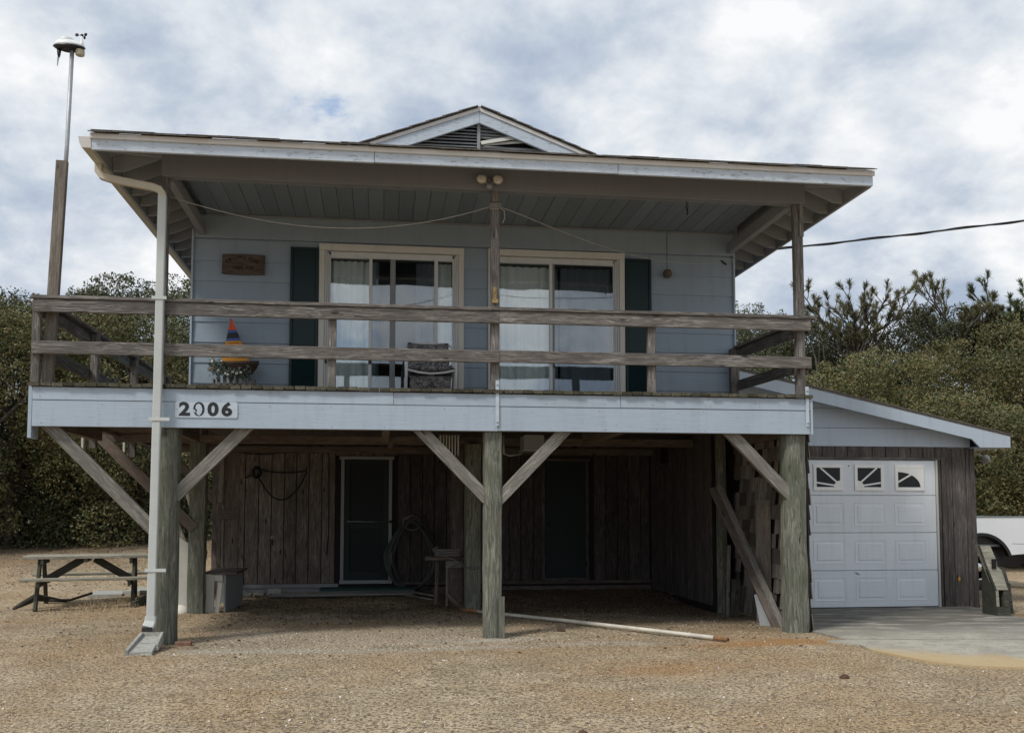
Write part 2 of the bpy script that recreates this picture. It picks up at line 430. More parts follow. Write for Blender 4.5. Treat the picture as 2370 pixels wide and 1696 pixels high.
def post(name, x, y, z0, z1, wx, wy, mat, parent, wob=.006, lean=(0, 0), flare=0.0, knots=10):
    """sawn or round piling: a square section with uneven, worn faces"""
    vs = []; fs = []; n = knots; seg = 12
    L = z1 - z0
    for i in range(n + 1):
        f = i / n
        for k in range(seg):
            a = 2 * math.pi * (k + .5) / seg; ca, sa = math.cos(a), math.sin(a)
            s = 1 / max(abs(ca), abs(sa)); s = min(s, 1.22)
            r_ = 1 + random.uniform(-1, 1) * wob / wx * 2 + flare * (1 - f) ** 3
            vs.append((f * L - L / 2, (wx / 2) * ca * s * r_ * (1 if wx else 1) + lean[0] * f, -(wy / 2) * sa * s * r_))
    for i in range(n):
        for k in range(seg): fs.append((i * seg + k, i * seg + (k + 1) % seg, (i + 1) * seg + (k + 1) % seg, (i + 1) * seg + k))
    fs += [tuple(range(seg - 1, -1, -1)), tuple(range(n * seg, (n + 1) * seg))]
    # local X -> world Z, local Y -> world X, local Z -> world Y
    M = Matrix(((0, 1, 0, x), (0, 0, 1, y), (1, 0, 0, (z0 + z1) / 2), (0, 0, 0, 1)))
    return meshobj(name, vs, fs, mat, parent, M)


def bigmesh(name, verts, quads, mat, M=None, parent=None, n=4):
    """numpy arrays straight into a mesh"""
    me = bpy.data.meshes.new(name); nv, nq = len(verts), len(quads)
    me.vertices.add(nv); me.vertices.foreach_set('co', verts.astype(np.float32).ravel())
    me.loops.add(nq * n); me.loops.foreach_set('vertex_index', quads.astype(np.int32).ravel())
    me.polygons.add(nq); me.polygons.foreach_set('loop_start', np.arange(0, nq * n, n, dtype=np.int32)); me.polygons.foreach_set('loop_total', np.full(nq, n, dtype=np.int32))
    me.update(calc_edges=True); me.validate(); me.materials.append(MATS[mat])
    return me


def dup(root, loc, label=None, rz=0, sc_=1.0):
    r = root.copy(); col.objects.link(r); r.matrix_basis = Matrix.Translation(loc) @ Matrix.Rotation(rz, 4, 'Z') @ Matrix.Scale(sc_, 4)
    if label: r['label'] = label
    for ch in list(root.children):
        c = ch.copy(); col.objects.link(c); c.parent = r
        for g in ch.children:
            d = g.copy(); col.objects.link(d); d.parent = c
    return r


# ------------------------------------------------------------------ terrain
def sm(a, b_, x):
    t = max(0., min(1., (x - a) / (b_ - a))); return t * t * (3 - 2 * t)


def gz(x, y):
    z = .72 * sm(7, 19, y) * (1 - sm(2, 9, x)) + .12 * sm(7, 22, y) * sm(2, 9, x)
    z += .10 * sm(3.4, 5.4, y) * (1 - sm(4, 6, abs(x)))
    z += .25 * sm(5.5, 16, y) * sm(-9.5, -4, x) * (1 - sm(-3, 0, x))
    if not (3.2 < x < 8.4 and -3.4 < y < 5): z += .018 * noise.noise(Vector((x * .8, y * .8, 0))) + .01 * noise.noise(Vector((x * 3.1, y * 3.1, 4)))
    return z


def axis(a, b_, step, far0, far1):
    mid = list(np.arange(a, b_ + 1e-6, step)); lo = []; hi = []
    s = step; x = a
    while x > far0: s *= 1.25; x -= s; lo.append(x)
    s = step; x = b_
    while x < far1: s *= 1.25; x += s; hi.append(x)
    return np.array(lo[::-1] + mid + hi)


def masks(x, y):
    nz = noise.noise(Vector((x * 1.1, y * 1.1, 9)))
    nf = noise.noise(Vector((x * 5, y * 5, 2)))
    yb = -.62 + .10 * math.sin(x * 1.2) + .05 * nz
    sh = math.exp(-((y - yb) / (.17 + .08 * nf)) ** 2) * sm(-3.5, -2.9, x) * (1 - sm(.4, 1.6, x)) * (.75 + .5 * nz)
    sh += .7 * math.exp(-((y - yb + .02) / .13) ** 2) * sm(.8, 1.6, x) * (1 - sm(2.6, 3.4, x))
    sh += .8 * math.exp(-(((x - .05) / .5) ** 2 + ((y + .12) / .16) ** 2))
    sh += .35 * sm(-3.4, -2.8, x) * (1 - sm(-.8, .6, x)) * sm(-.6, -.2, y) * (1 - sm(.8, 1.6, y))
    ru = math.exp(-(((x - 3.05) / .95) ** 2 + ((y + .72 + .08 * nz) / .26) ** 2)) * 1.5
    ru += .62 * math.exp(-(((x - 1.7) / 1.1) ** 2 + ((y + 2.2 + .3 * nz) / .42) ** 2)) * (.8 + .8 * nz)
    ru += .35 * math.exp(-(((x + 4.3) / .7) ** 2 + ((y + .5) / .3) ** 2)) * (.7 + nz)
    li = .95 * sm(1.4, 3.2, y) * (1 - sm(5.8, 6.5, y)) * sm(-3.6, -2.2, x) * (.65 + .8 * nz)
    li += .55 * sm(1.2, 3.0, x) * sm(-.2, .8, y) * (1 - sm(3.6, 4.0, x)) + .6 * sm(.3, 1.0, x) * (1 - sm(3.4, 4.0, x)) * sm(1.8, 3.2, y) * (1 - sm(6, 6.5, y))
    li += .9 * sm(9, 14, y + .25 * min(0, x + 8)) * (1 - sm(5, 9, x)) + .5 * sm(14, 20, y) * sm(5, 9, x)
    li += .45 * math.exp(-(((x + 3.0) / .9) ** 2 + ((y + .1) / .28) ** 2)) + .6 * math.exp(-(((x - 7.3) / .35) ** 2 + ((y - 1.2) / .8) ** 2))
    return [max(0, min(1, k)) for k in (sh, ru, li)]


xs = axis(-8, 9, .1, -260, 260); ys = axis(-6, 7, .1, -260, 420)
gv = [(x, y, gz(x, y)) for y in ys for x in xs]
nx = len(xs); qi = np.arange(len(gv)).reshape(len(ys), nx)
quads = np.stack([qi[:-1, :-1], qi[:-1, 1:], qi[1:, 1:], qi[1:, :-1]], -1).reshape(-1, 4)
gme = bigmesh('ground', np.array(gv), quads, 'dry_ground')
att = gme.color_attributes.new('mask', 'FLOAT_COLOR', 'POINT')
mk = np.ones((len(gv), 4), np.float32)
mk[:, :3] = [masks(x, y) for x, y, z in gv]
att.data.foreach_set('color', mk.ravel())
gme.polygons.foreach_set('use_smooth', [True] * len(gme.polygons))
ground = bpy.data.objects.new('ground', gme); reg(ground, Matrix()); tag(ground, 'dry sandy yard of straw-coloured grass and broken shell around the house', kind='structure')

# concrete driveway, two slabs with an uneven front left edge
def slab(name, pts, z0, z1):
    n = len(pts); vs = [(x, y, z1) for x, y in pts] + [(x, y, z0) for x, y in pts]
    fs = [tuple(range(n)), tuple(range(2 * n - 1, n - 1, -1))] + [(i, (i + 1) % n, n + (i + 1) % n, n + i) for i in range(n)]
    return meshobj(name, vs, fs, 'driveway_concrete')
s1 = slab('driveway', [(3.78, -.70), (3.74, .0), (3.76, 2.75), (7.36, 2.75), (7.30, 2.3), (7.02, .9), (8.6, .2), (8.6, -1.30)], -.1, .022)
edgepts = [(3.62, -.715), (3.5, -.80), (3.72, -1.1), (3.64, -1.5), (3.72, -1.9), (3.80, -2.3), (4.05, -2.6), (4.5, -2.78), (5.2, -2.86), (6.3, -2.9), (8.6, -2.95), (8.6, -1.32)]
s2 = slab('driveway', edgepts, -.1, .020)
for s in (s1, s2): tag(s, 'stained grey concrete drive in front of the garage door', kind='structure')

# ------------------------------------------------------------------ the house
H = thing('beach_house', 'raised blue-grey beach house with a covered front deck standing on wooden pilings', 'house', (0, 2, 0))
# upper storey walls
WX0, WX1, WY, WYB = -3.72, 3.65, 2.2, 9.6
uw = box('upper_wall', WX0 + .02, WX1 - .02, WY + .03, WY + .10, 2.70, 5.36, 'siding_paint', H, 0)
# cut-outs are made by building the wall in pieces round the doors
bpy.data.objects.remove(uw)
DOORS = [(-2.0, -.25), (.26, 1.98)]
uw = meshobj('upper_wall', *(lambda segs: ([v for s in segs for v in [(s[0], WY + .03, s[2]), (s[1], WY + .03, s[2]), (s[1], WY + .10, s[2]), (s[0], WY + .10, s[2]), (s[0], WY + .03, s[3]), (s[1], WY + .03, s[3]), (s[1], WY + .10, s[3]), (s[0], WY + .10, s[3])]],
      [tuple(8 * i + k for k in f) for i in range(len(segs)) for f in ((0, 1, 2, 3), (7, 6, 5, 4), (0, 4, 5, 1), (1, 5, 6, 2), (2, 6, 7, 3), (3, 7, 4, 0))]))(
      [(WX0 + .03, -2.0, 2.72, 5.42), (-.25, .26, 2.72, 5.42), (1.98, WX1 - .03, 2.72, 5.42), (-2.0, -.25, 4.86, 5.42), (.26, 1.98, 4.86, 5.42)]), 'siding_paint', H)
side_l = box('side_wall', WX0 + .03, WX0 + .12, WY + .101, WYB, 2.72, 5.42, 'siding_paint', H, 0)
side_r = box('side_wall', WX1 - .12, WX1 - .03, WY + .101, WYB, 2.72, 5.42, 'siding_paint', H, 0)
box('back_wall', WX0 + .13, WX1 - .13, WYB - .1, WYB, 2.72, 5.42, 'siding_paint', H, 0)
box('house_floor', WX0 + .02, WX1 - .02, WY + .05, WYB, 2.56, 2.71, 'dim_wood', H, 0)
# lap boards on the front, butted against doors and shutters; each leans out a little over the one below
lap = .27
segsx = [(WX0 + .012, -2.465), (-.16, .165), (2.45, WX1 - .012)]
zt = 4.975
def lap_board(x0, x1, z0, z1, parent, y=WY, name='siding_board', mat='siding_paint', out=.016):
    c = Vector(((x0 + x1) / 2, y + .012, (z0 + z1) / 2)); a = (x1 - x0) / 2; h = (z1 - z0) / 2
    key = ('lap', round(a, 3), round(h, 3), mat)
    if key not in CACHE:
        vs = [(-a, -out, -h - .015), (a, -out, -h - .015), (a, -.002, h), (-a, -.002, h), (-a, .008, -h - .015), (a, .008, -h - .015), (a, .010, h), (-a, .010, h)]
        me = bpy.data.meshes.new('lap'); me.from_pydata(vs, [], [(0, 1, 2, 3), (7, 6, 5, 4), (0, 4, 5, 1), (1, 5, 6, 2), (2, 6, 7, 3), (3, 7, 4, 0)]); me.materials.append(MATS[mat]); CACHE[key] = me
    return reg(bpy.data.objects.new(name, CACHE[key]), Matrix.Translation(c), parent)
for x0, x1 in segsx:
    z = zt
    while z > 2.80:
        lap_board(x0, x1, max(2.79, z - lap), z, uw); z -= lap
box('frieze_board', WX0 + .012, WX1 - .012, WY - .012, WY + .028, 4.992, 5.305, 'siding_paint', uw)
for x in (WX0, WX1 - .002):
    box('corner_trim', x - .012, x + .014, WY - .03, WY + .07, 2.79, 5.1, 'blue_paint', uw)
for sx, par, sgn in ((WX0, side_l, -1), (WX1, side_r, 1)):
    z = 4.97
    for k in range(9):
        board('siding_board', (sx + sgn * (-.012), WY + .075, z - lap / 2), (sx + sgn * (-.012), WYB, z - lap / 2), lap + .005, .018, 'siding_paint', par, (sgn * .06, 0, -1)); z -= lap
        if z < 2.9: break
# gap of missing board ends seen at right corner kept simple

# interior behind the glass
for (x0, x1) in DOORS:
    meshobj('room', [(x0 - .3, 2.301, 2.72), (x1 + .3, 2.301, 2.72), (x1 + .3, 4.5, 2.72), (x0 - .3, 4.5, 2.72), (x0 - .3, 2.301, 5.2), (x1 + .3, 2.301, 5.2), (x1 + .3, 4.5, 5.2), (x0 - .3, 4.5, 5.2)], [(0, 1, 2, 3), (4, 5, 6, 7), (1, 2, 6, 5), (2, 3, 7, 6), (3, 0, 4, 7)], 'room_dark', H)


def curtain(x0, x1, y, parent, z0=2.80, z1=4.78):
    n = 40; vs = []; fs = []; ph = random.random() * 6
    for i in range(n + 1):
        x = x0 + (x1 - x0) * i / n; yy = y + .025 * math.sin(i * 1.1 + ph) + .012 * math.sin(i * 2.3)
        vs += [(x, yy, z0), (x, yy, z1)]
    for i in range(n): fs.append((2 * i, 2 * i + 2, 2 * i + 3, 2 * i + 1))
    return meshobj('curtain', vs, fs, 'curtain', parent, None, True)


def sliding_door(x0, x1, zt_, panes, stiles, handles, curt):
    # cream casing
    y = WY - .035
    d = box('sliding_door', x0, x1, y, y + .06, zt_ - .09, zt_, 'trim_cream', H)
    box('casing', x0, x0 + .075, y, y + .06, 2.79, zt_ - .092, 'trim_cream', d); box('casing', x1 - .075, x1, y, y + .06, 2.79, zt_ - .092, 'trim_cream', d)
    # stepped vinyl frame
    for k, (o, yy) in enumerate(((.077, -.012), (.103, .012), (.128, .034))):
        for xa in (x0 + o, x1 - o - .024): box('frame', xa, xa + .024, WY + yy, WY + yy + .07, 2.80, zt_ - .092 - k * .02, 'white_vinyl', d)
    box('frame', x0 + .152, x1 - .152, WY + .02, WY + .09, zt_ - .175, zt_ - .094, 'white_vinyl', d)
    box('sill', x0 + .077, x1 - .077, WY - .02, WY + .09, 2.775, 2.80, 'white_vinyl', d)
    for a, c, kind, yy in panes:
        box('glass_pane', a + .002, c - .002, WY + yy, WY + yy + .006, 2.83, zt_ - .176, kind, d, 0)
        for z in (2.80,): box('bottom_rail', a, c, WY + yy - .012, WY + yy + .02, z, z + .06, 'white_vinyl', d)
    for a, c, mt, yy in stiles: box('stile', a, c, WY + yy - .02, WY + yy + .022, 2.801, zt_ - .177, mt, d)
    for hx, hz, hw in handles: box('handle', hx - hw, hx + hw, WY - .045, WY - .012, hz - .06, hz + .055, 'black_plastic', d)
    for a, c in curt: curtain(a, c, WY + .16, d)
    return d


sliding_door(-2.09, -.16, 4.965,
    [(-1.94, -1.43, 'window_glass', .035), (-1.39, -1.15, 'screened_glass', .03), (-1.08, -.56, 'screened_glass', .03), (-.51, -.312, 'window_glass', .035)],
    [(-1.43, -1.39, 'white_vinyl', .01), (-1.15, -1.08, 'grey_trim', .05), (-.56, -.51, 'white_vinyl', .01)],
    [(-1.41, 3.42, .022), (-1.985, 3.42, .012)], [(-1.94, -1.30), (-.80, -.30)])
sliding_door(.17, 2.07, 4.975,
    [(.322, 1.02, 'window_glass', .035), (1.09, 1.918, 'screened_glass', .03)],
    [(1.02, 1.06, 'white_vinyl', .02), (1.06, 1.09, 'grey_trim', .02)],
    [(1.075, 3.42, .008)], [(.322, 1.16), (1.20, 1.918)])

# shutters: solid top panel and louvred lower half
for x0, x1 in ((-2.462, -2.098), (2.078, 2.445)):
    s = box('shutter', x0, x0 + .035, WY - .045, WY - .008, 2.82, 4.90, 'shutter_green', H)
    box('stile', x1 - .035, x1, WY - .045, WY - .008, 2.82, 4.90, 'shutter_green', s)
    for z in (2.82, 3.52, 4.86): box('rail', x0 + .036, x1 - .036, WY - .043, WY - .010, z, z + (.075 if z == 3.52 else .04), 'shutter_green', s)
    box('panel', x0 + .036, x1 - .036, WY - .030, WY - .006, 3.596, 4.859, 'shutter_green', s)
    box('back_panel', x0 + .036, x1 - .036, WY - .014, WY - .006, 2.861, 3.519, 'shutter_green', s, 0)
    for k in range(24):
        z = 2.872 + k * .0272
        board('louver_slat', (x0 + .037, WY - .027, z), (x1 - .037, WY - .027, z), .028, .005, 'shutter_green', s, (0, -.5, -.85), 0)

# ------------------------------------------------------------------ roof
EX0, EX1, EY, EZ, SL, RX = -4.22, 4.27, -.6, 5.262, .378, .025
GY, GZ = 2.0, 6.12
gx = lambda z: (z - EZ) / SL
RZ = EZ + SL * (RX - EX0)
SLR = (RZ - EZ) / (EX1 - RX)
lx, rx_ = EX0 + (GZ - EZ) / SL, EX1 - (GZ - EZ) / SLR
def roofslab(name, pts, th, mat, parent, dz=0):
    n = len(pts); vs = [(x, y, z + dz) for x, y, z in pts] + [(x, y, z + dz - th) for x, y, z in pts]
    fs = [tuple(range(n)), tuple(range(2 * n - 1, n - 1, -1))] + [(i, (i + 1) % n, n + (i + 1) % n, n + i) for i in range(n)]
    return meshobj(name, vs, fs, mat, parent)
front = [(EX0, EY, EZ), (EX1, EY, EZ), (rx_, GY, GZ), (lx, GY, GZ)]
left = [(EX0, 10.1, EZ), (EX0, EY, EZ), (lx, GY, GZ), (RX, GY, RZ), (RX, 10.1, RZ)]
right = [(EX1, EY, EZ), (EX1, 10.1, EZ), (RX, 10.1, RZ), (RX, GY, RZ), (rx_, GY, GZ)]
roof = roofslab('roof', left, .024, 'rafter_paint', H, -.001)
roofslab('roof_panel', right, .024, 'rafter_paint', roof, -.001)
roofslab('roof_panel', front, .024, 'rafter_paint', roof, -.001)
for pts in (left, right, front): roofslab('shingle_layer', pts, .010, 'asphalt_shingle', roof, .012)
# shingle tabs along the front eave and up the rakes
def shingle_run(p0, p1, n, back):
    p0, p1, back = Vector(p0), Vector(p1), Vector(back)
    for i in range(n):
        a, c = p0.lerp(p1, i / n), p0.lerp(p1, (i + .985) / n)
        j = random.uniform(-.006, .006); dz = Vector((0, 0, random.uniform(.0, .010)))
        board('shingle', a + back * (.12 + j) + dz, c + back * (.12 + j) + dz, .30, .009, 'asphalt_shingle', roof, tuple(back), 0)
shingle_run((EX0 - .02, EY - .045, EZ + .007), (EX1 + .02, EY - .045, EZ + .007), 36, Vector((0, 1, .33)).normalized())
shingle_run((EX0 - .0, EY - .045, EZ + .016), (EX1 + .0, EY - .045, EZ + .016), 27, Vector((0, 1, .33)).normalized() * 1.15)
for sgn, xe, s in ((-1, EX0, SL), (1, EX1, SLR)):
    d = Vector((-sgn, 0, s)).normalized()
    L = (RX - xe) / (-sgn)
    for k in range(9):
        xa = RX + sgn * (.02 + k * .22); za = RZ - .012 - s * abs(xa - RX); xb = RX + sgn * (.02 + (k + 1.2) * .22); zb = RZ - .012 - s * abs(xb - RX)
        board('shingle', (xa, GY + .13, za + .024), (xb, GY + .13, zb + .036), .36, .010, 'asphalt_shingle', roof, (0, 1, 0), 0)
board('ridge_cap', (RX, GY + .3, RZ + .03), (RX, 10.1, RZ + .03), .14, .014, 'asphalt_shingle', roof, (1, 0, 0))
# front fascia with drip edge (three boards end to end)
fx = [EX0, -1.35, 1.30, EX1 - .0]
for i in range(3): box('fascia', fx[i] + .003, fx[i + 1] - .003, EY - .004, EY + .034, 5.095 + (0.004 if i == 1 else 0), 5.222, 'fascia_paint', roof)
box('drip_edge', EX0 - .012, EX1 + .012, EY - .026, EY - .006, 5.206, 5.262, 'drip_edge', roof)
# side fascias
box('side_fascia', EX0 + .002, EX0 + .04, EY + .036, 10.1, 5.085, 5.222, 'rafter_paint', roof)
box('side_fascia', EX1 - .04, EX1 - .002, EY + .036, 10.1, 5.085, 5.222, 'rafter_paint', roof)
# rafter tails
def tail(sgn, y, xw, xe, s):
    top = lambda x: EZ - .03 + s * abs(x - xe)
    xo = xe - sgn * .045; xi = xw; xm = xe - sgn * .16
    pts = [(xo, 5.10), (xm, 5.105), (xi, top(xi) - .175), (xi, top(xi)), (xo, top(xo))]
    return prism('rafter', pts, y - .02, y + .02, 'rafter_paint', roof)
y = -.0
for k in range(24):
    yy = .06 + k * .405
    tail(-1, yy, -3.66 if yy < 2.2 else -3.70, EX0, SL); tail(1, yy, 3.73 if yy < 2.2 else 3.64, EX1, SLR)
# front eave: outriggers behind the fascia
for x in ()[:0]: box('outrigger', x - .02, x + .02, EY + .036, .0, 5.115, 5.215, 'beam_paint', roof)
for sgn, xe, xb in ((-1, EX0 + .04, -3.66), (1, EX1 - .04, 3.73)):
    board('hip_rafter', (xe, EY + .04, 5.17), (xb, .02, 5.33), .13, .04, 'rafter_paint', roof)
# porch beams
bm_ = box('porch_beam', -3.655, 3.725, .0, .10, 5.055, 5.31, 'beam_paint', H)
box('porch_beam', -3.655, 3.725, .102, .14, 5.06, 5.12, 'rafter_paint', H)
for x in (-3.60, 3.60): board('side_beam', (x, .145, 5.12), (x, WY - .02, 5.10), .15, .085, 'rafter_paint', H)
for x0, x1 in ((-3.66, -3.65), (3.71, 3.72)): box('gable_filler', x0, x1, .145, WY, 5.2, 5.42, 'rafter_paint', H, 0)
# ceiling planks
cl = box('ceiling', -3.55, 3.56, .15, WY + .02, 5.335, 5.36, 'ceiling_paint', H, 0)
npl = 37
for i in range(npl):
    x0 = -3.55 + 7.11 * i / npl; x1 = -3.55 + 7.11 * (i + 1) / npl
    dz = random.choice((0, 0, .002, .004))
    board('ceiling_plank', ((x0 + x1) / 2, .15, 5.318 + dz), ((x0 + x1) / 2, WY - .02, 5.318 + dz), x1 - x0 - .004, .022, 'ceiling_paint', cl, (1, 0, 0), .003)
box('cornice', -3.55, 3.56, WY - .04, WY - .012, 5.285, 5.306, 'rafter_paint', cl)

# gable vent with louvres
gv_ = prism('gable_vent', [(lx + .1, 6.1), (rx_ - .1, 6.1), (RX, RZ - .1)], GY + .17, GY + .20, 'black_plastic', H)
base = 6.14
for k in range(14):
    z = base + .028 + k * .046
    xa = EX0 + (z + .13 - EZ) / SL + .02; xb = EX1 - (z + .13 - EZ) / SLR - .02
    if xb - xa < .12: break
    sg = random.uniform(-.006, .006)
    board('louver_slat', (xa, GY + .10, z), (RX - .024, GY + .10, z + sg), .05, .009, 'grey_trim', gv_, (0, .8, .6), 0)
    if k in (5, 6): continue
    board('louver_slat', (RX + .024, GY + .10, z + sg), (xb, GY + .10, z - random.uniform(0, .015)), .05, .009, 'grey_trim', gv_, (0, .62, .78), 0)
board('louver_slat', (RX + .03, GY + .035, 6.385), (.56, GY + .05, 6.50), .055, .012, 'aged_white', gv_, (0, .3, .95), 0, 'loose slat hanging askew')
board('louver_slat', (RX + .06, GY + .06, 6.375), (.68, GY + .07, 6.45), .045, .012, 'aged_white', gv_, (0, .5, .85), 0, 'loose slat hanging askew')
box('mullion', RX - .022, RX + .022, GY + .05, GY + .09, 6.12, RZ - .16, 'grey_trim', gv_)
box('sill_board', lx + .3, rx_ - .3, GY + .03, GY + .09, 6.13, 6.165, 'aged_white', gv_)
# rakes: blue board and white trim, thick shapes following the slope
for sgn, xe, s, xl in ((-1, EX0, SL, lx), (1, EX1, SLR, rx_)):
    e = RX + sgn * .002
    zl = EZ + s * abs(xl - xe)
    prism('rake_board', [(e, RZ - .056), (xl, zl - .056), (xl, zl - .215), (e, RZ - .215)], GY, GY + .045, 'fascia_paint', roof)
    prism('rake_trim', [(e, RZ - .012), (xl, zl - .012), (xl, zl - .058), (e, RZ - .058)], GY - .018, GY - .002, 'drip_edge', roof)
# gutter and downspout at the left eave
gx0, gx1 = EX0 - .13, EX0 - .002
gp = [(gx1, 5.225), (gx1, 5.115), (gx0 + .035, 5.115), (gx0 + .012, 5.16), (gx0, 5.225), (gx0 + .01, 5.225), (gx0 + .022, 5.162), (gx0 + .042, 5.123), (gx1 - .006, 5.123), (gx1 - .006, 5.225)]
gut = prism('gutter', gp, EY + .0, 10.0, 'gutter_cream', H)
prism('gutter_end', [(gx1 - .001, 5.226), (gx1 - .001, 5.112), (gx0 + .034, 5.112), (gx0 - .002, 5.226)], EY - .006, EY - .001, 'drip_edge', gut)
def rect_tube(name, pts, wx, wy, mat, parent):
    vs = []; fs = []
    P3 = [Vector(p) for p in pts]
    for i, p in enumerate(P3):
        t = (P3[min(i + 1, len(P3) - 1)] - P3[max(i - 1, 0)]).normalized(); u = t.cross(Vector((0, 1, 0))).normalized(); v = Vector((0, 1, 0))
        v = (v - t * v.dot(t)).normalized()
        for a, c in ((-1, -.8), (-.8, -1), (.8, -1), (1, -.8), (1, .8), (.8, 1), (-.8, 1), (-1, .8)): vs.append(p + u * a * wx / 2 + v * c * wy / 2)
    for i in range(len(P3) - 1):
        for k in range(8): fs.append((i * 8 + k, i * 8 + (k + 1) % 8, (i + 1) * 8 + (k + 1) % 8, (i + 1) * 8 + k))
    fs += [tuple(range(7, -1, -1)), tuple(range((len(P3) - 1) * 8, len(P3) * 8))]
    c = sum(P3, Vector()) / len(P3)
    return meshobj(name, [x - c for x in vs], fs, mat, parent, Matrix.Translation(c))
dx = -3.612
dsp = rect_tube('downspout', [(dx, -.115, 4.80), (dx, -.115, 2.9), (dx - .004, -.115, 1.5), (dx - .012, -.115, .30)], .086, .068, 'gutter_white', H)
rect_tube('elbow', [(EX0 - .06, -.10, 5.12), (EX0 - .06, -.10, 5.04), (EX0 - .02, -.105, 4.985), (EX0 + .06, -.11, 4.96), (dx - .10, -.115, 4.885), (dx - .03, -.115, 4.86), (dx - .004, -.115, 4.82), (dx, -.115, 4.79)], .078, .07, 'gutter_cream', dsp)
rect_tube('outlet', [(dx - .012, -.117, .31), (dx - .014, -.12, .25), (dx - .03, -.16, .19)], .112, .08, 'gutter_white', dsp)
meshobj('outlet_mouth', [(dx - .082, -.203, .156), (dx + .022, -.203, .160), (dx + .022, -.196, .205), (dx - .082, -.196, .20)], [(0, 1, 2, 3)], 'black_plastic', dsp)
for z, wd in ((3.66, .15), (2.36, .15), (.77, .15)): box('strap', dx - wd / 2 - .005, dx + wd / 2 + (.06 if z < 3 else 0), -.158, -.153, z, z + .035, 'gutter_white', dsp)

# ------------------------------------------------------------------ deck
DX0, DX1 = -4.905, 3.725
deck = box('deck_frame', DX0 + .05, DX1 - .05, .10, .14, 2.42, 2.71, 'dim_wood', H)
for i in range(6): box('joist', DX0 + .05, DX1 - .05, .50 + i * .34, .54 + i * .34, 2.47, 2.725, 'dim_wood', deck)
for x in (-4.82, -3.62, -1.2, 1.5, 3.6): box('girder', x - .045, x + .045, .15, 2.15, 2.30, 2.47, 'dim_wood', deck)
for yy in np.arange(2.6, 6.6, .42): box('joist', DX0 + .05, -3.70, yy, yy + .04, 2.47, 2.725, 'dim_wood', deck)
box('girder', DX0 + .04, DX0 + .09, 2.2, 6.6, 2.43, 2.70, 'dim_wood', deck)
box('girder', -5.0, 3.6, 3.15, 3.25, 2.36, 2.47, 'dim_wood', deck)
box('girder', -4.9, 3.6, 5.35, 5.45, 2.36, 2.47, 'dim_wood', deck)
# rim boards
def rim(x0, x1, z0, z1, y0=-.03): return box('rim_board', x0 + .0025, x1 - .0025, y0, y0 + .045, z0, z1, 'blue_paint', deck, .003)
rim(DX0, -1.12, 2.581, 2.717); rim(-1.12, 1.45, 2.579, 2.716); rim(1.45, DX1, 2.581, 2.718)
rim(DX0, .045, 2.300, 2.577, -.024); rim(.045, DX1, 2.303, 2.575, -.024)
box('end_board', DX0 - .055, DX0 - .015, .02, .24, 2.18, 2.73, 'blue_paint', deck)
box('end_board', DX1 + .003, DX1 + .03, -.03, 2.3, 2.30, 2.72, 'blue_paint', deck)
box('rim_side', DX0 - .01, DX0 + .035, .25, 6.6, 2.44, 2.72, 'dim_wood', deck)
# deck boards
n = 76; wdt = (DX1 - DX0 + .06) / n
for i in range(n):
    x = DX0 - .03 + (i + .5) * wdt; ln = 6.6 if x < -3.78 else WY - .03
    f = random.uniform(-.035, -.015)
    dz = random.uniform(-.003, .004)
    board('deck_board', (x, -.04 + f, 2.7435 + dz), (x, ln, 2.7435 + dz), wdt - random.choice((.005, .007, .010)), .038, 'deck_edge_wood', deck, (1, 0, 0), .004)

def nails(name, pts, par, lab=None):
    vs = []; fs = []
    for x, y, z in pts:
        i0 = len(vs); vs += [(x + .006 * math.cos(k), y, z + .006 * math.sin(k)) for k in np.linspace(0, 2 * math.pi, 7)[:-1]] + [(x, y - .003, z)]
        fs += [(i0 + k, i0 + (k + 1) % 6, i0 + 6) for k in range(6)]
    return tag(meshobj(name, vs, fs, 'rust', par), kind='stuff')
nails('nail_heads', [(x + random.uniform(-.05, .05), -.0245 - (.006 if z > 2.58 else 0), z + random.uniform(-.012, .012)) for x in np.arange(-4.85, 3.7, .61) for z in (2.335, 2.54, 2.61, 2.69) if random.random() < .8], deck)
nails('nail_heads', [(x + random.uniform(-.1, .1), EY - .0045, 5.155 + random.uniform(-.03, .03)) for x in np.arange(-4.0, 4.2, .5) if random.random() < .8], roof)
nails('nail_heads', [(x, -.046, z) for x in (-4.87, -1.8, -.02, .09, 1.83, 3.69) for z in (3.10, 3.17, 3.55, 3.62)], H)
# upper posts
for x, wx in ((-3.62, .085), (.018, .105), (3.655, .115)):
    post('porch_post', x, .075, 2.775, 5.055, wx, .10, 'weathered_wood', H, .0025, knots=6)
box('post_splice', 3.655, 3.705, .0, .020, 4.66, 5.055, 'brace_wood', H)
box('post_splice', -.02, .055, .0, .020, 4.93, 5.055, 'brace_wood', H)

# railings
cap = box('front_railing', DX0 - .035, -.03, -.06, .14, 3.658, 3.694, 'weathered_wood', H)
box('cap_board', -.025, 3.815, -.06, .14, 3.662, 3.700, 'weathered_wood', cap)
def railb(x0, x1, z0, z1, y=-.03): return box('rail_board', x0, x1, y, y + .036, z0, z1, 'weathered_wood', cap, .006)
railb(DX0 - .005, .055, 3.515, 3.655, -.045); railb(.058, 3.745, 3.52, 3.66, -.042)
railb(DX0 - .02, .06, 3.068, 3.206, -.045); railb(.063, 3.745, 3.075, 3.212, -.040)
for x, wd in ((-4.90, .085), (-1.798, .088), (1.835, .094)): board('rail_post', (x, .035, 2.77), (x, .035, 3.655), wd, .07, 'weathered_wood', cap, (1, 0, 0), .005)
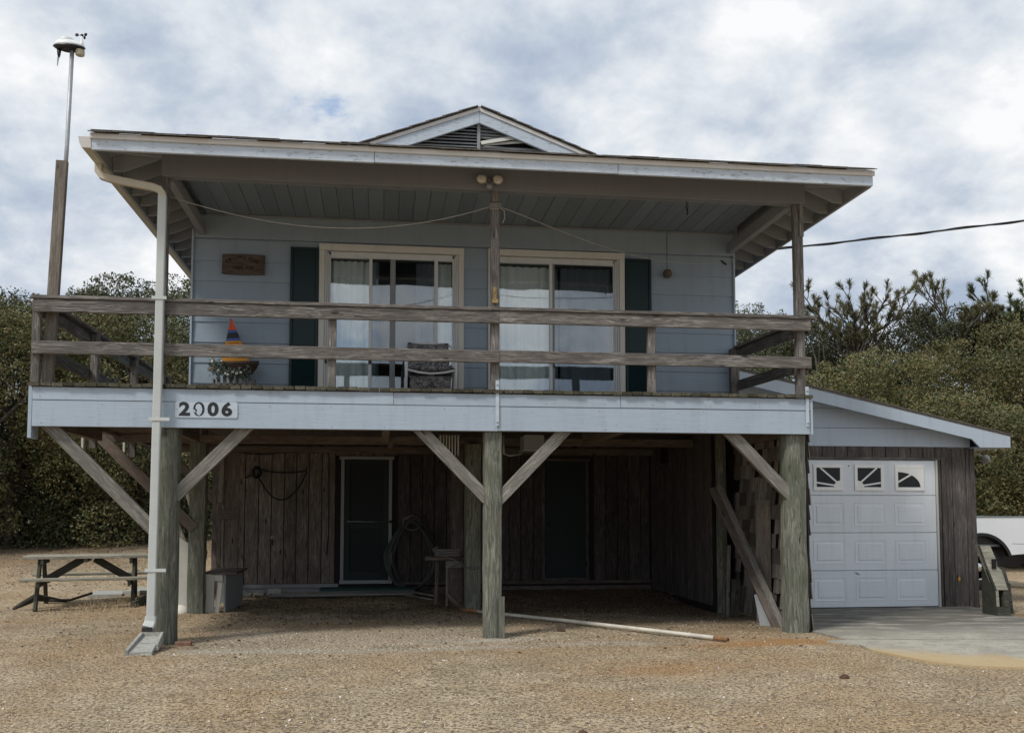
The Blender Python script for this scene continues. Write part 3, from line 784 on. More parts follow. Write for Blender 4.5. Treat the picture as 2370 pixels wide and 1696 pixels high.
# left side railing runs back along the walkway
lr = board('side_railing', (-4.90, .16, 3.675), (-4.90, 6.5, 3.675), .14, .036, 'weathered_wood', H, (1, 0, 0))
board('rail_board', (-4.93, .06, 3.585), (-4.93, 6.5, 3.585), .14, .036, 'weathered_wood', lr); board('rail_board', (-4.93, .06, 3.14), (-4.93, 6.5, 3.14), .14, .036, 'weathered_wood', lr)
for yy in (2.05, 4.05, 6.3): board('rail_post', (-4.86, yy, 2.2), (-4.86, yy, 3.655), .09, .09, 'weathered_wood', lr, (0, 1, 0))
for yy in (2.0, 4.0): board('post_foot', (-4.96, yy, 2.17), (-4.96, yy, 2.60), .09, .03, 'aged_white', lr, (0, 1, 0))
# right side railing
rr = board('side_railing', (3.76, .16, 3.68), (3.64, 2.12, 3.68), .10, .036, 'weathered_wood', H, (1, 0, 0))
board('rail_board', (3.77, .04, 3.585), (3.66, 2.12, 3.60), .14, .036, 'weathered_wood', rr); board('rail_board', (3.77, .04, 3.15), (3.66, 2.12, 3.15), .14, .036, 'weathered_wood', rr)
board('rail_post', (3.60, 2.10, 2.77), (3.60, 2.10, 3.655), .12, .09, 'weathered_wood', rr, (1, 0, 0))

# pilings
post('piling', -3.525, .14, -.3, 2.30, .225, .22, 'piling_wood', H, .006, flare=.10)
post('piling', .0, .14, -.3, 2.30, .212, .21, 'piling_wood', H, .004)
post('piling', 3.575, .16, -.3, 2.30, .275, .25, 'piling_wood', H, .009)
box('piling_sister', .06, .125, .0, .032, -.1, .46, 'piling_wood', H)
box('piling_sister', -3.70, -3.63, .06, .24, -.1, .9, 'piling_wood', H)
post('piling', -3.77, 3.25, -.3, 2.36, .24, .22, 'piling_wood', H, .006)
post('piling', .05, 3.05, -.3, 2.36, .235, .22, 'piling_wood', H, .004)
post('piling', -.07, 4.4, -.3, 2.36, .20, .2, 'dim_wood', H, .004)
post('piling', -3.82, 5.45, -.3, 2.36, .24, .2, 'dim_wood', H, .006)
post('piling', 3.46, 2.32, -.3, 2.56, .13, .13, 'piling_wood', H, .004)
# braces
def brace(p0, p1, mat='brace_wood', w_=.135, t=.07): return board('brace', p0, p1, w_, t, mat, H, (0, 0, 1), .005)
brace((-4.80, .10, 2.36), (-3.60, .10, 1.14)); brace((-2.66, .10, 2.38), (-3.46, .10, 1.56))
brace((-.87, .10, 2.37), (-.06, .10, 1.54)); brace((.87, .10, 2.37), (.05, .10, 1.52)); brace((2.72, .08, 2.38), (3.56, .08, 1.53))
brace((-5.06, 3.10, 2.42), (-3.80, 3.16, 1.17), 'dim_wood', .15)
brace((-4.7, 5.45, 2.4), (-3.8, 5.45, 1.5), 'dim_wood')
board('stair_stringer', (-4.6, 5.9, 1.2), (-3.9, 4.4, .15), .24, .04, 'dim_wood', H)
board('stair_stringer', (-4.6, 6.6, 1.9), (-3.85, 4.4, .75), .14, .04, 'dim_wood', H)
# strap plates holding the posts
for x, z0, z1 in ((.035, 2.36, 2.87), (3.685, 2.395, 2.86)):
    st = box('strap_plate', x - .02, x + .02, -.043, -.037, z0, z1, 'plate_white', H)
    for z in (z0 + .04, z1 - .05): lathe('bolt', [(.012, 0), (.010, .008), (.003, .010)], 'steel', Matrix.Translation((x, -.044, z)) @ Matrix.Rotation(R(90), 4, 'X'), st, 8)

# ------------------------------------------------------------------ lower storey
LY = 5.5
lw = box('lower_wall', -3.69, 3.37, LY + .03, LY + .08, .0, 2.56, 'carved_black', H, 0)
box('storage_side', -3.69, -3.62, LY + .082, 9.6, 0, 2.56, 'dim_wood', lw, 0); box('storage_back', -3.6, 3.3, 9.53, 9.6, 0, 2.56, 'dim_wood', lw, 0)
box('storage_side', 3.30, 3.37, LY + .082, 9.6, 0, 2.56, 'dim_wood', lw, 0)
x = -3.655; i = 0
while x < 3.30:
    wd = .207 + random.uniform(-.012, .012); x1 = min(x + wd, 3.32)
    for (a, c, z0) in ((-1.90, -1.06, 2.33), (1.46, 2.22, 2.33)):
        pass
    zb = .24
    if -1.95 < (x + x1) / 2 < -1.03 or 1.43 < (x + x1) / 2 < 2.25: zb = 2.335
    board('plank', ((x + x1) / 2, LY + .012, zb), ((x + x1) / 2, LY + .012, 2.50), x1 - x - .013, .024, 'plank_wood' if x < -1.1 else 'shaded_plank', lw, (1, 0, 0), .003)  # left planks keep the lit tone, the rest get the painted shade
    x = x1
box('head_beam', -3.7, 3.36, LY - .06, LY - .012, 2.42, 2.56, 'dim_wood', lw)
box('base_board', -3.66, -1.93, LY - .03, LY - .004, .17, .235, 'grey_trim', lw); box('base_board', -1.03, 3.33, LY - .03, LY - .004, .20, .25, 'dim_wood', lw)
box('base_board', -3.66, -1.04, LY - .012, LY + .02, .0, .165, 'grey_trim', lw); box('base_board', -1.03, 3.33, LY - .012, LY + .02, .0, .165, 'dim_wood', lw)
box('corner_trim', -3.72, -3.665, LY - .03, LY + .02, .1, 2.42, 'grey_trim', lw)
# screen door on the left
def trimdoor(x0, x1, z0, z1, mat_frame, name):
    d = box(name, x0, x0 + .055, LY - .035, LY + .005, z0, z1, mat_frame, H); box('jamb', x1 - .055, x1, LY - .035, LY + .005, z0, z1, mat_frame, d)
    box('head', x0 - .03, x1 + .03, LY - .04, LY + .004, z1 + .001, z1 + .055, mat_frame, d)
    box('threshold', x0 - .01, x1 + .01, LY - .06, LY + .004, z0 - .06, z0 - .001, mat_frame, d); return d
d = trimdoor(-1.90, -1.065, .29, 2.265, 'grey_trim', 'screen_door')
for xa in (-1.84, -1.21): box('door_stile', xa, xa + .085, LY - .02, LY + .004, .295, 2.26, 'door_green', d)
for z, h in ((.295, .14), (1.13, .09), (2.18, .08)): box('door_rail', -1.754, -1.211, LY - .018, LY + .003, z, z + h, 'door_green', d)
box('screen', -1.753, -1.212, LY - .004, LY + .0, .436, 1.129, 'screen_mesh', d, 0); box('screen', -1.753, -1.212, LY - .004, LY, 1.221, 2.179, 'screen_mesh', d, 0)
tube('push_bar', [(-1.80, LY - .03, 1.245), (-1.15, LY - .03, 1.235)], .006, 'steel', d)
lathe('knob', [(.02, 0), (.024, .02), (.012, .04)], 'black_plastic', Matrix.Translation((-1.09, LY - .04, 1.24)) @ Matrix.Rotation(R(90), 4, 'X'), d)
d = trimdoor(1.50 - .06, 2.19 + .06, .30, 2.255, 'garage_plank_wood', 'storage_door')
box('door_leaf', 1.502, 2.188, LY - .012, LY + .01, .302, 2.254, 'door_green', d)
for z0, z1 in ((.45, 1.1), (1.25, 2.1)): box('door_panel', 1.60, 2.09, LY - .018, LY - .0125, z0, z1, 'door_green', d)
lathe('knob', [(.02, 0), (.026, .02), (.012, .04)], 'black_plastic', Matrix.Translation((1.56, LY - .012, 1.2)) @ Matrix.Rotation(R(90), 4, 'X'), d)
# right side wall of the parking bay
sw = box('carport_side_wall', 3.37, 3.42, 2.40, LY, .0, 2.56, 'carved_black', H, 0)
yy = 2.42
while yy < LY - .05:
    wd = random.uniform(.19, .23); y1 = min(yy + wd, LY - .02)
    if 4.40 < (yy + y1) / 2 < 5.0: zt2 = 2.12
    else: zt2 = 2.54
    board('plank', (3.355, (yy + y1) / 2, .10), (3.355, (yy + y1) / 2, zt2), y1 - yy - .008, .024, 'shaded_plank', sw, (0, 1, 0), .003); yy = y1
box('cover_strip', 3.325, 3.342, 4.28, 4.40, .08, 2.5, 'shaded_plank', sw); box('cover_strip', 3.325, 3.342, 4.41, 5.1, 2.10, 2.2, 'shaded_plank', sw)

# hanging duct box and slatted box under the deck
t = thing('slatted_box', 'slatted grey air-conditioner box hanging under the deck left of the middle piling', 'box', (-.32, 2.55, 2.15))
box('back_panel', -.47, -.18, 2.62, 2.66, 2.16, 2.45, 'dim_wood', t)
for k in range(7): box('slat', -.455 + k * .04, -.435 + k * .04, 2.50, 2.61, 2.17, 2.44, 'aged_white', t, .002)
for z in (2.15, 2.442): box('rail', -.47, -.18, 2.49, 2.615, z, z + .017, 'dim_wood', t)
t = thing('duct_box', 'grey metal duct box hanging under the deck right of the middle piling', 'box', (.84, 2.55, 2.25))
box('housing', .70, .98, 2.45, 2.85, 2.26, 2.46, 'grey_trim', t, .01); box('lip', .685, .995, 2.43, 2.87, 2.24, 2.258, 'galvanised', t)
tube('bracket', [(.42, 2.5, 2.45), (.43, 2.5, 2.2), (.5, 2.5, 2.17), (.68, 2.5, 2.2)], .012, 'galvanised', t)
t = tube('drain_pipe', [(-.35, 2.9, 2.44), (-.75, 3.0, 2.45), (-1.02, 3.05, 2.44), (-1.10, 3.08, 2.40), (-1.12, 3.1, 2.30)], .045, 'dim_wood', None, 10)
tag(t, 'dark drain pipe with an elbow running below the deck joists', 'pipe')

# ------------------------------------------------------------------ shingled wall beside the right piling
sh = thing('shingled_wall', 'wood-shingled wall panel running back from the right front piling', 'wall', (3.71, 1.2, 0))
box('sheathing', 3.705, 3.722, .06, 2.4, .02, 2.54, 'carved_black', sh, 0)
for r_ in range(14):
    z0 = .02 + r_ * .183; yy = .05 + random.uniform(0, .1)
    while yy < 2.36:
        wd = random.uniform(.10, .2); y1 = min(yy + wd, 2.4)
        for xs_, s in ((3.745, 1), (3.692, -1)):
            if s == 1 and yy > .5: continue
            zc = z0 + .10
            if s == -1 and random.random() < .16: continue
            board('shingle', (xs_ + s * .012, (yy + y1) / 2, z0 + random.uniform(-.008, .008)), (xs_ - s * .006, (yy + y1) / 2, z0 + .19), y1 - yy - .006, .011, 'shingle_wood', sh, (0, 1, 0), 0)
        yy = y1

# ------------------------------------------------------------------ garage
GAY = 2.6
G = thing('garage', 'low garage with a white panelled door and dark board walls, joined to the house', 'garage', (6, 5, 0))
box('side_wall', 7.36, 7.44, GAY + .06, 5.2, 0, 2.40, 'garage_plank_wood', G, 0); box('side_wall', 3.80, 3.88, GAY + .06, 5.2, 0, 3.2, 'garage_plank_wood', G, 0); box('back_wall', 3.89, 7.35, 5.1, 5.2, 0, 2.4, 'garage_plank_wood', G, 0)
slope = .2165
rz = lambda x: 2.515 + (7.83 - x) * slope
# roof slab + fascia (rake) + soffit
rf = roofslab('roof', [(3.66, 2.28, rz(3.66)), (7.85, 2.28, rz(7.85)), (7.85, 5.4, rz(7.85)), (3.66, 5.4, rz(3.66))], .03, 'asphalt_shingle', G, .012)
roofslab('shingle_layer', [(3.66, 2.265, rz(3.66)), (7.87, 2.265, rz(7.87)), (7.87, 5.42, rz(7.87)), (3.66, 5.42, rz(3.66))], .010, 'asphalt_shingle', rf, .024)
prism('fascia', [(3.66, rz(3.66) - .02), (7.84, rz(7.84) - .02), (7.84, 2.335), (7.36, 2.335), (7.24, rz(7.24) - .19), (3.66, rz(3.66) - .19)], 2.28, 2.315, 'garage_paint', rf)
box('eave_board', 7.80, 7.838, 2.318, 5.4, 2.335, 2.49, 'garage_paint', rf)
roofslab('soffit', [(3.66, 2.317, rz(3.66) - .05), (7.79, 2.317, rz(7.79) - .05), (7.79, 5.4, rz(7.79) - .05), (3.66, 5.4, rz(3.66) - .05)], .02, 'garage_paint', rf)
prism('eave_return', [(7.37, 2.335), (7.83, 2.335), (7.83, 2.35), (7.37, 2.35)], 2.317, 5.35, 'garage_paint', rf)
# upper siding boards (lap)
gw = prism('gable_wall', [(3.80, 2.34), (7.40, 2.34), (7.40, rz(7.4) - .075), (3.80, rz(3.80) - .075)], GAY + .02, GAY + .10, 'garage_paint', G)
prism('siding_board', [(3.81, 2.355), (7.39, 2.355), (7.39, 2.52), (7.0, 2.615), (3.81, 2.615)], GAY - .028, GAY + .012, 'garage_paint', gw)
prism('siding_board', [(3.81, 2.622), (6.95, 2.622), (6.3, rz(6.3) - .08), (5.4, 2.90), (3.81, 2.90)], GAY - .02, GAY + .018, 'garage_paint', gw)
prism('siding_board', [(3.81, 2.906), (5.4, 2.906), (4.4, rz(4.4) - .08), (3.81, rz(3.81) - .08)], GAY - .012, GAY + .018, 'garage_paint', gw)
# shingle band over the door
x = 4.10
while x < 6.93:
    wd = .195 + random.uniform(-.012, .012)
    board('shingle', (x + wd / 2, GAY - .012, 2.20), (x + wd / 2, GAY - .012, 2.352), wd - .010, .022, 'garage_plank_wood', gw, (1, 0, 0), .002); x += wd
box('door_head', 4.1, 6.925, GAY - .025, GAY + .03, 2.163, 2.198, 'weathered_wood', gw)
# plank walls right of the door
x = 6.925
for wd, zt2 in ((.075, 2.20), (.10, 2.34), (.215, 2.34), (.15, 2.34)):
    board('plank', (x + wd / 2, GAY - .008 - (.012 if wd < .09 else 0), .02), (x + wd / 2, GAY - .008 - (.012 if wd < .09 else 0), zt2), wd - .009, .026, 'garage_plank_wood', gw, (1, 0, 0), .003); x += wd
board('corner_board', (7.43, GAY - .012, .0), (7.415, GAY - .012, 2.33), .075, .04, 'garage_plank_wood', gw, (1, 0, 0))
lathe('paint_mark', [(.022, 0), (.018, .002)], 'sail_ochre', Matrix.Translation((7.16, GAY - .0225, .42)) @ Matrix.Rotation(R(90), 4, 'X') @ Matrix.Scale(1.7, 4, (0, 1, 0)), gw, 7)
box('jamb', 6.845, 6.88, GAY - .012, GAY + .05, .02, 2.162, 'aged_white', gw); box('jamb', 6.882, 6.92, GAY - .018, GAY + .03, .02, 2.162, 'garage_plank_wood', gw)
box('wall_panel', 3.80, 4.37, GAY, GAY + .05, 0, 2.34, 'garage_plank_wood', gw, 0)
# the door: four sections, four panels each
gd = box('garage_door', 4.39, 6.84, GAY + .028, GAY + .045, .025, 2.16, 'garage_door_white', G, 0)
zs = [.027, .555, 1.098, 1.640, 2.158]
cxs = [5.175 - .626, 5.175, 5.805, 6.432]
for r_ in range(4):
    z0, z1 = zs[r_] + .004, zs[r_ + 1] - .004
    s = box('door_section', 4.392, 6.838, GAY + .0, GAY + .0275, z0, z1, 'garage_door_white', gd, .006)
    for cx in cxs:
        if r_ < 3:
            w2, h2 = .235, .165; zc = (z0 + z1) / 2
            # embossed frame: outer step, sloped field
            vs = []; loops = [(w2, h2, .008), (w2 - .014, h2 - .014, .0125), (w2 - .045, h2 - .04, .0125), (w2 - .058, h2 - .05, .006)]
            for a, c, dpt in loops:
                for sx, sz in ((-1, -1), (1, -1), (1, 1), (-1, 1)): vs.append((sx * a, -.001 - .012 + dpt, sz * c))
            fs = [(i * 4 + k, i * 4 + (k + 1) % 4, (i + 1) * 4 + (k + 1) % 4, (i + 1) * 4 + k) for i in range(3) for k in range(4)] + [(12, 13, 14, 15)]
            fs += [(0, 1, 17, 16), (1, 2, 18, 17), (2, 3, 19, 18), (3, 0, 16, 19)]
            for sx, sz in ((-1, -1), (1, -1), (1, 1), (-1, 1)): vs.append((sx * w2, .0008, sz * h2))
            o = meshobj('raised_panel', vs, fs, 'garage_door_white', s, Matrix.Translation((cx, GAY, zc)))
prism('dent', [(5.545, .535), (5.60, .525), (5.64, .485), (5.585, .500)], GAY - .0035, GAY - .001, 'grey_trim', gd)
# windows in the top section: sunburst grille
def sunburst(cx, kind, s):
    zc = 1.900; w2, h2 = .225, .19; y = GAY - .002
    f = box('window', cx - w2, cx + w2, y - .016, y, zc + h2 - .05, zc + h2, 'window_surround', gd)
    box('surround', cx - w2, cx + w2, y - .016, y, zc - h2, zc - h2 + .05, 'window_surround', f)
    for a in (-1, 1): box('surround', min(cx + a * w2, cx + a * (w2 - .045)), max(cx + a * w2, cx + a * (w2 - .045)), y - .016, y, zc - h2 + .0505, zc + h2 - .0505, 'window_surround', f)
    gx_, gz_ = w2 - .045, h2 - .05
    box('pane', cx - gx_, cx + gx_, y - .004, y + .0, zc - gz_, zc + gz_, 'pane_black', f, 0)
    def ray_(a, c, wd=.024): board('grille_bar', (cx + a[0], y - .010, zc + a[1]), (cx + c[0], y - .010, zc + c[1]), wd, .008, 'window_surround', f, (0, 0, 1), 0)
    if kind in (1, 2):
        q = 1 if kind == 1 else -1
        hub = (q * gx_, -gz_)
        ray_((-q * (gx_ - .06), gz_), (q * (gx_ - .03), -gz_ + .055)); ray_((-q * gx_, -gz_ + .065), (q * (gx_ - .04), -gz_ + .018))
        pts = [(cx + hub[0], zc + hub[1])] + [(cx + hub[0] - q * .095 * math.cos(t), zc + hub[1] + .095 * math.sin(t)) for t in np.linspace(0, math.pi / 2, 6)]
        prism('grille_hub', pts, y - .0145, y - .0045, 'window_surround', f)
    else:
        q = 1 if kind == 3 else -1
        # filled corner outside a quarter arc
        arc = [(cx + q * (-gx_ + 2 * gx_ * .97 * math.sin(t)), zc - gz_ + 2 * gz_ * .80 * math.cos(t)) for t in np.linspace(0, math.pi / 2, 9)]
        pts = [(cx - q * gx_, zc + gz_)] + arc + [(cx + q * gx_, zc - gz_), (cx + q * gx_, zc + gz_)]
        prism('grille_corner', pts, y - .0145, y - .0045, 'window_surround', f)
        ray_((-q * gx_, -gz_ + .075), (q * .03, gz_ * .35))
for cx, k in zip(cxs, (4, 1, 2, 3)): sunburst(cx, k, None)
lathe('lock', [(.010, 0), (.008, .006)], 'black_plastic', Matrix.Translation((5.50, GAY - .001, 2.07)) @ Matrix.Rotation(R(90), 4, 'X'), gd, 8)
box('bottom_seal', 4.40, 6.835, GAY + .002, GAY + .03, .022, .0305, 'black_plastic', gd, 0)

lamp = thing('wall_lamp', 'small round floodlight under the right eave corner of the garage', 'floodlight', (7.75, 3.0, 2.3))
tube('arm', [(7.45, 2.95, 2.30), (7.72, 2.96, 2.29), (7.84, 2.97, 2.25)], .012, 'lamp_housing', lamp)
lathe('lamp_head', [(.02, .10), (.045, .05), (.072, .01), (.075, 0)], 'lamp_housing', Matrix.Translation((7.90, 2.98, 2.20)) @ Matrix.Rotation(R(105), 4, 'X'), lamp)
lathe('lens', [(.070, 0), (.05, -.015), (.01, -.022)], 'lamp_glass', Matrix.Translation((7.90, 2.98, 2.20)) @ Matrix.Rotation(R(105), 4, 'X'), lamp)
#SPLIT
# ------------------------------------------------------------------ things fixed to the house
RX90 = Matrix.Rotation(R(90), 4, 'X')
fl = thing('floodlight', 'twin-lamp floodlight on the beam above the middle porch post', 'floodlight', (-.06, -.02, 5.12))
lathe('base_plate', [(.045, 0), (.045, .02), (.02, .03)], 'lamp_housing', Matrix.Translation((-.06, 0, 5.14)) @ RX90, fl)
for sx, mt in ((-.155, 'lamp_glass'), (.032, 'lamp_glass')):
    Mx = Matrix.Translation((sx, -.11, 5.145)) @ Matrix.Rotation(R(82), 4, 'X')
    h = lathe('lamp', [(.022, -.10), (.03, -.06), (.058, -.01), (.062, 0), (.055, .004)], 'lamp_housing', Mx, fl)
    lathe('lens', [(.054, .005), (.045, .012), (.02, .018)], mt, Mx, h)
    tube('arm', [(-.06, -.03, 5.13), ((sx - .06) / 2, -.05, 5.125), (sx, -.03, 5.14)], .012, 'lamp_housing', fl)
lathe('motion_sensor', [(.02, -.05), (.034, -.02), (.036, .0), (.022, .02)], 'grey_trim', Matrix.Translation((-.062, -.07, 5.085)) @ Matrix.Rotation(R(60), 4, 'X'), fl)

def text(name, s, size, M, mat, parent, off=0.0, ext=.001, sx=1.0):
    cu = bpy.data.curves.new(name, 'FONT'); cu.body = s; cu.size = size; cu.offset = off; cu.extrude = ext; cu.align_x = 'CENTER'; cu.align_y = 'CENTER'; cu.resolution_u = 3
    tmp = bpy.data.objects.new(name, cu); me = bpy.data.meshes.new_from_object(tmp); me.materials.clear(); me.materials.append(MATS[mat]); bpy.data.objects.remove(tmp)
    return reg(bpy.data.objects.new(name, me), M @ Matrix.Scale(sx, 4, (1, 0, 0)), parent)

ns = thing('house_number', 'white number plate reading 2006 in black on the blue deck rim', 'house number', (-3.12, -.03, 2.4925))
def rrect(name, x0, x1, z0, z1, y0, y1, r_, mat, parent):
    pts = []
    for cx, cz, a0 in ((x1 - r_, z1 - r_, 0), (x0 + r_, z1 - r_, 90), (x0 + r_, z0 + r_, 180), (x1 - r_, z0 + r_, 270)):
        for k in range(5): a = R(a0 + k * 22.5); pts.append((cx + r_ * math.cos(a), cz + r_ * math.sin(a)))
    return prism(name, pts, y0, y1, mat, parent)
rrect('plate', -3.448, -2.795, 2.408, 2.580, -.034, -.0265, .018, 'plate_white', ns)
for ch, x in (('2', -3.349), ('0', -3.199), ('0', -3.052), ('6', -2.908)):
    text('numeral', ch, .196, Matrix.Translation((x, -.0355, 2.494)) @ RX90, 'number_black', ns, .008, .0008, 1.16)
prism('flaked_patch', [(-3.222, 2.452), (-3.196, 2.43), (-3.172, 2.455), (-3.163, 2.50), (-3.175, 2.54), (-3.20, 2.562), (-3.228, 2.545), (-3.236, 2.51), (-3.216, 2.49), (-3.224, 2.47)], -.0378, -.0368, 'plate_white', ns)
prism('flaked_patch', [(-3.252, 2.47), (-3.232, 2.463), (-3.238, 2.49), (-3.255, 2.50)], -.0378, -.0368, 'plate_white', ns)
for x in (-3.425, -2.818): lathe('screw', [(.006, 0), (.005, .003)], 'steel', Matrix.Translation((x, -.034, 2.497)) @ RX90, ns, 8)

sg = thing('carved_sign', 'dark carved wooden board reading THE LITTLE HOUSE above TADS PAD', 'sign', (-3.07, WY - .03, 4.64))
sgb = prism('sign_board', [(-3.340, 4.512), (-3.06, 4.506), (-2.797, 4.512), (-2.793, 4.772), (-3.05, 4.778), (-3.337, 4.770)], WY - .050, WY - .026, 'sign_wood', sg)
arc = 'THE LITTLE HOUSE'; rad = .40; cx0, cz0 = -3.085, 4.725 - rad
for i, ch in enumerate(arc):
    if ch == ' ': continue
    a = (i - (len(arc) - 1) / 2) / len(arc) * 1.10
    text('letter', ch, .062, Matrix.Translation((cx0 + rad * math.sin(a), WY - .0515, cz0 + rad * math.cos(a))) @ Matrix.Rotation(a, 4, 'Y') @ RX90, 'carved_black', sg, .0016, .0006, .8)
for i, ch in enumerate('TADS PAD'):
    if ch != ' ': text('letter', ch, .060, Matrix.Translation((-3.068 + (i - 3.5) * .034, WY - .0515, 4.595)) @ RX90, 'carved_black', sg, .0016, .0006, .85)

# line strung under the porch, in two swags tied round the middle post
def sag(p0, p1, s, n=22, skew=0):
    p0, p1 = Vector(p0), Vector(p1); return [p0.lerp(p1, i / n) + Vector((0, 0, -4 * s * ((i / n) ** (1 + skew)) * (1 - (i / n) ** (1 + skew)))) for i in range(n + 1)]
cl_ = thing('clothesline', 'thin pale cord hung in two swags under the porch, tied round the middle post', 'clothesline', (.02, .02, 4.87))
tube('cord', sag((-3.60, .10, 4.86), (-.04, .02, 4.87), .30, skew=.05), .0048, 'cord', cl_, 6)
tube('cord', sag((.07, .02, 4.87), (3.33, 1.75, 4.79), .20, skew=.25), .0048, 'cord', cl_, 6)
tube('cord', [(3.33, 1.75, 4.79), (3.45, 1.8, 4.83), (3.60, 1.9, 4.875)], .0045, 'cord', cl_, 6)
for k in range(4):
    z = 4.845 + k * .018; tube('wrap', [(-.043, .018, z), (.08, .018, z + .008), (.08, .132, z + .004), (-.043, .132, z)], .0065, 'cord', cl_, 6, True)
tube('loose_end', [(.075, .01, 4.86), (.115, .0, 4.82), (.125, .0, 4.74), (.10, .0, 4.68), (.085, .0, 4.69)], .0045, 'cord', cl_, 6)
tube('knot', [(3.30, 1.74, 4.80), (3.36, 1.76, 4.77), (3.39, 1.77, 4.76)], .014, 'dark_cable', cl_, 6)
hk = thing('ceiling_hook', 'black iron hook hanging from the porch beam right of the middle post', 'hook', (2.31, .2, 5.1))
tube('shank', [(2.31, .12, 5.06), (2.31, .12, 5.02)], .006, 'black_plastic', hk)
tube('ring', [(2.31 + .016 * math.cos(a), .12, 5.0 + .018 * math.sin(a)) for a in np.linspace(0, 6.28, 11)[:-1]], .005, 'black_plastic', hk, 6, True)
tube('lower_hook', [(2.31, .12, 4.985), (2.318, .12, 4.94), (2.312, .12, 4.90)], .010, 'black_plastic', hk)
go = thing('hanging_float', 'round grey float hanging on a string from the ceiling beside the right shutter', 'float', (2.66, WY - .06, 4.7))
tube('string', [(2.672, WY - .05, 5.29), (2.668, WY - .05, 4.77)], .004, 'dark_cable', go, 5)
lathe('float', [(.01, .06), (.045, .045), (.062, .01), (.06, -.03), (.035, -.06), (.01, -.068)], 'dim_wood', Matrix.Translation((2.667, WY - .075, 4.70)), go)
op = thing('brass_opener', 'small brass latch fixed to the front of the middle porch post', 'latch', (.013, .02, 3.83))
box('plate', -.006, .032, .012, .0205, 3.80, 3.94, 'brass', op, .003)
tube('loop', [(.013 + .017 * math.cos(a), .003, 3.865 + .03 * math.sin(a)) for a in np.linspace(0, 6.28, 11)[:-1]], .004, 'brass', op, 6, True)
rrect('cup', -.022, .048, 3.755, 3.80, -.01, .015, .012, 'brass', op)
pc = thing('power_cable', 'thick black service cable running from the right eave to the edge of the picture', 'cable', (4.2, 2.6, 5.2))
A_ = Vector((4.2, 2.6, 5.20)); B_ = Vector((22.0, -1.0, 7.8))
tube('conductor', [A_.lerp(B_, t) + Vector((0, 0, -4 * t * (1 - t) * .25)) for t in np.linspace(0, 1, 50)], .014, 'dark_cable', pc, 6)
tube('twisted_wire', [A_.lerp(B_, t) + Vector((0, .014 * math.cos(t * 90), -4 * t * (1 - t) * .25 + .017 * math.sin(t * 90))) for t in np.linspace(0, 1, 260)], .009, 'dark_cable', pc, 5)
dc = tube('wall_cable', [(2.65, WY - .05, 2.98), (2.66, WY - .05, 2.93), (2.8, WY - .05, 2.905), (3.1, WY - .05, 2.895), (3.5, WY - .05, 2.94)], .006, 'dark_cable', None, 6)
tag(dc, 'loose black cable drooping low on the siding at the right end of the deck', 'cable')

# weather station on its pole behind the left deck corner
wp = thing('weather_station', 'white weather station with black wind cups on a grey pipe and tall wooden pole', 'weather station', (-4.76, .15, 2.78))
board('wooden_pole', (-4.815, .155, 2.77), (-4.735, .155, 5.22), .115, .07, 'pole_wood', wp, (1, 0, 0), .004)
tube('pipe', [(-4.713, .16, 4.9), (-4.692, .155, 5.4), (-4.668, .15, 6.47)], .023, 'galvanised', wp, 12)
ell = lambda z, a, c, cx=-4.70: [(cx + a * math.cos(t), .15 + c * math.sin(t), z) for t in np.linspace(0, 2 * math.pi, 21)[:-1]]
def loft(name, rings, mat, parent):
    n = len(rings[0]); vs = [v for r_ in rings for v in r_]
    fs = [(i * n + k, i * n + (k + 1) % n, (i + 1) * n + (k + 1) % n, (i + 1) * n + k) for i in range(len(rings) - 1) for k in range(n)] + [tuple(range(n)), tuple(range((len(rings) - 1) * n, len(rings) * n))]
    return meshobj(name, vs, fs, mat, parent, None, True)
loft('body', [ell(6.505, .168, .09), ell(6.53, .16, .085), ell(6.565, .12, .07, -4.72)], 'station_white', wp)
loft('dark_base', [ell(6.468, .09, .06), ell(6.485, .145, .08), ell(6.504, .172, .092)], 'black_plastic', wp)
lathe('rain_cone', [(.065, 0), (.068, .04), (.060, .042), (.02, .01)], 'station_white', Matrix.Translation((-4.725, .15, 6.555)), wp, 18)
lathe('mast', [(.024, 0), (.022, .055), (.016, .06), (.011, .13)], 'station_white', Matrix.Translation((-4.57, .15, 6.51)), wp, 12)
rot = lathe('rotor', [(.014, 0), (.016, .015), (.008, .025)], 'black_plastic', Matrix.Translation((-4.57, .15, 6.638)), wp, 10)
for a in (185, 335, 80):
    ca, sa = math.cos(R(a)), math.sin(R(a)); c = Vector((-4.57 + .052 * ca, .15 + .052 * sa, 6.648))
    tube('cup_arm', [(-4.57, .15, 6.648), c], .003, 'black_plastic', rot, 5)
    Mx = Matrix.Translation(c) @ Matrix.Rotation(R(a), 4, 'Z') @ Matrix.Rotation(R(90), 4, 'X')
    lathe('wind_cup', [(.004, .016), (.014, .012), (.020, 0), (.017, -.002)], 'black_plastic', Mx, rot, 10)
sh_ = lathe('radiation_shield', [(.038, 0), (.044, .004), (.044, .062)], 'shield_tan', Matrix.Translation((-4.585, .15, 6.415)), wp, 16)
for k in range(5): lathe('shield_fin', [(.046, 0), (.049, .003), (.046, .006)], 'shield_tan', Matrix.Translation((-4.585, .15, 6.422 + k * .012)), sh_, 16)
lathe('vane_hub', [(.010, 0), (.018, .03), (.026, .10)], 'black_plastic', Matrix.Translation((-4.805, .15, 6.385)), wp, 10)
prism('wind_vane', [(-4.812, 6.40), (-4.796, 6.40), (-4.806, 6.35), (-4.815, 6.285), (-4.820, 6.285), (-4.820, 6.38)], .145, .153, 'grey_trim', wp)

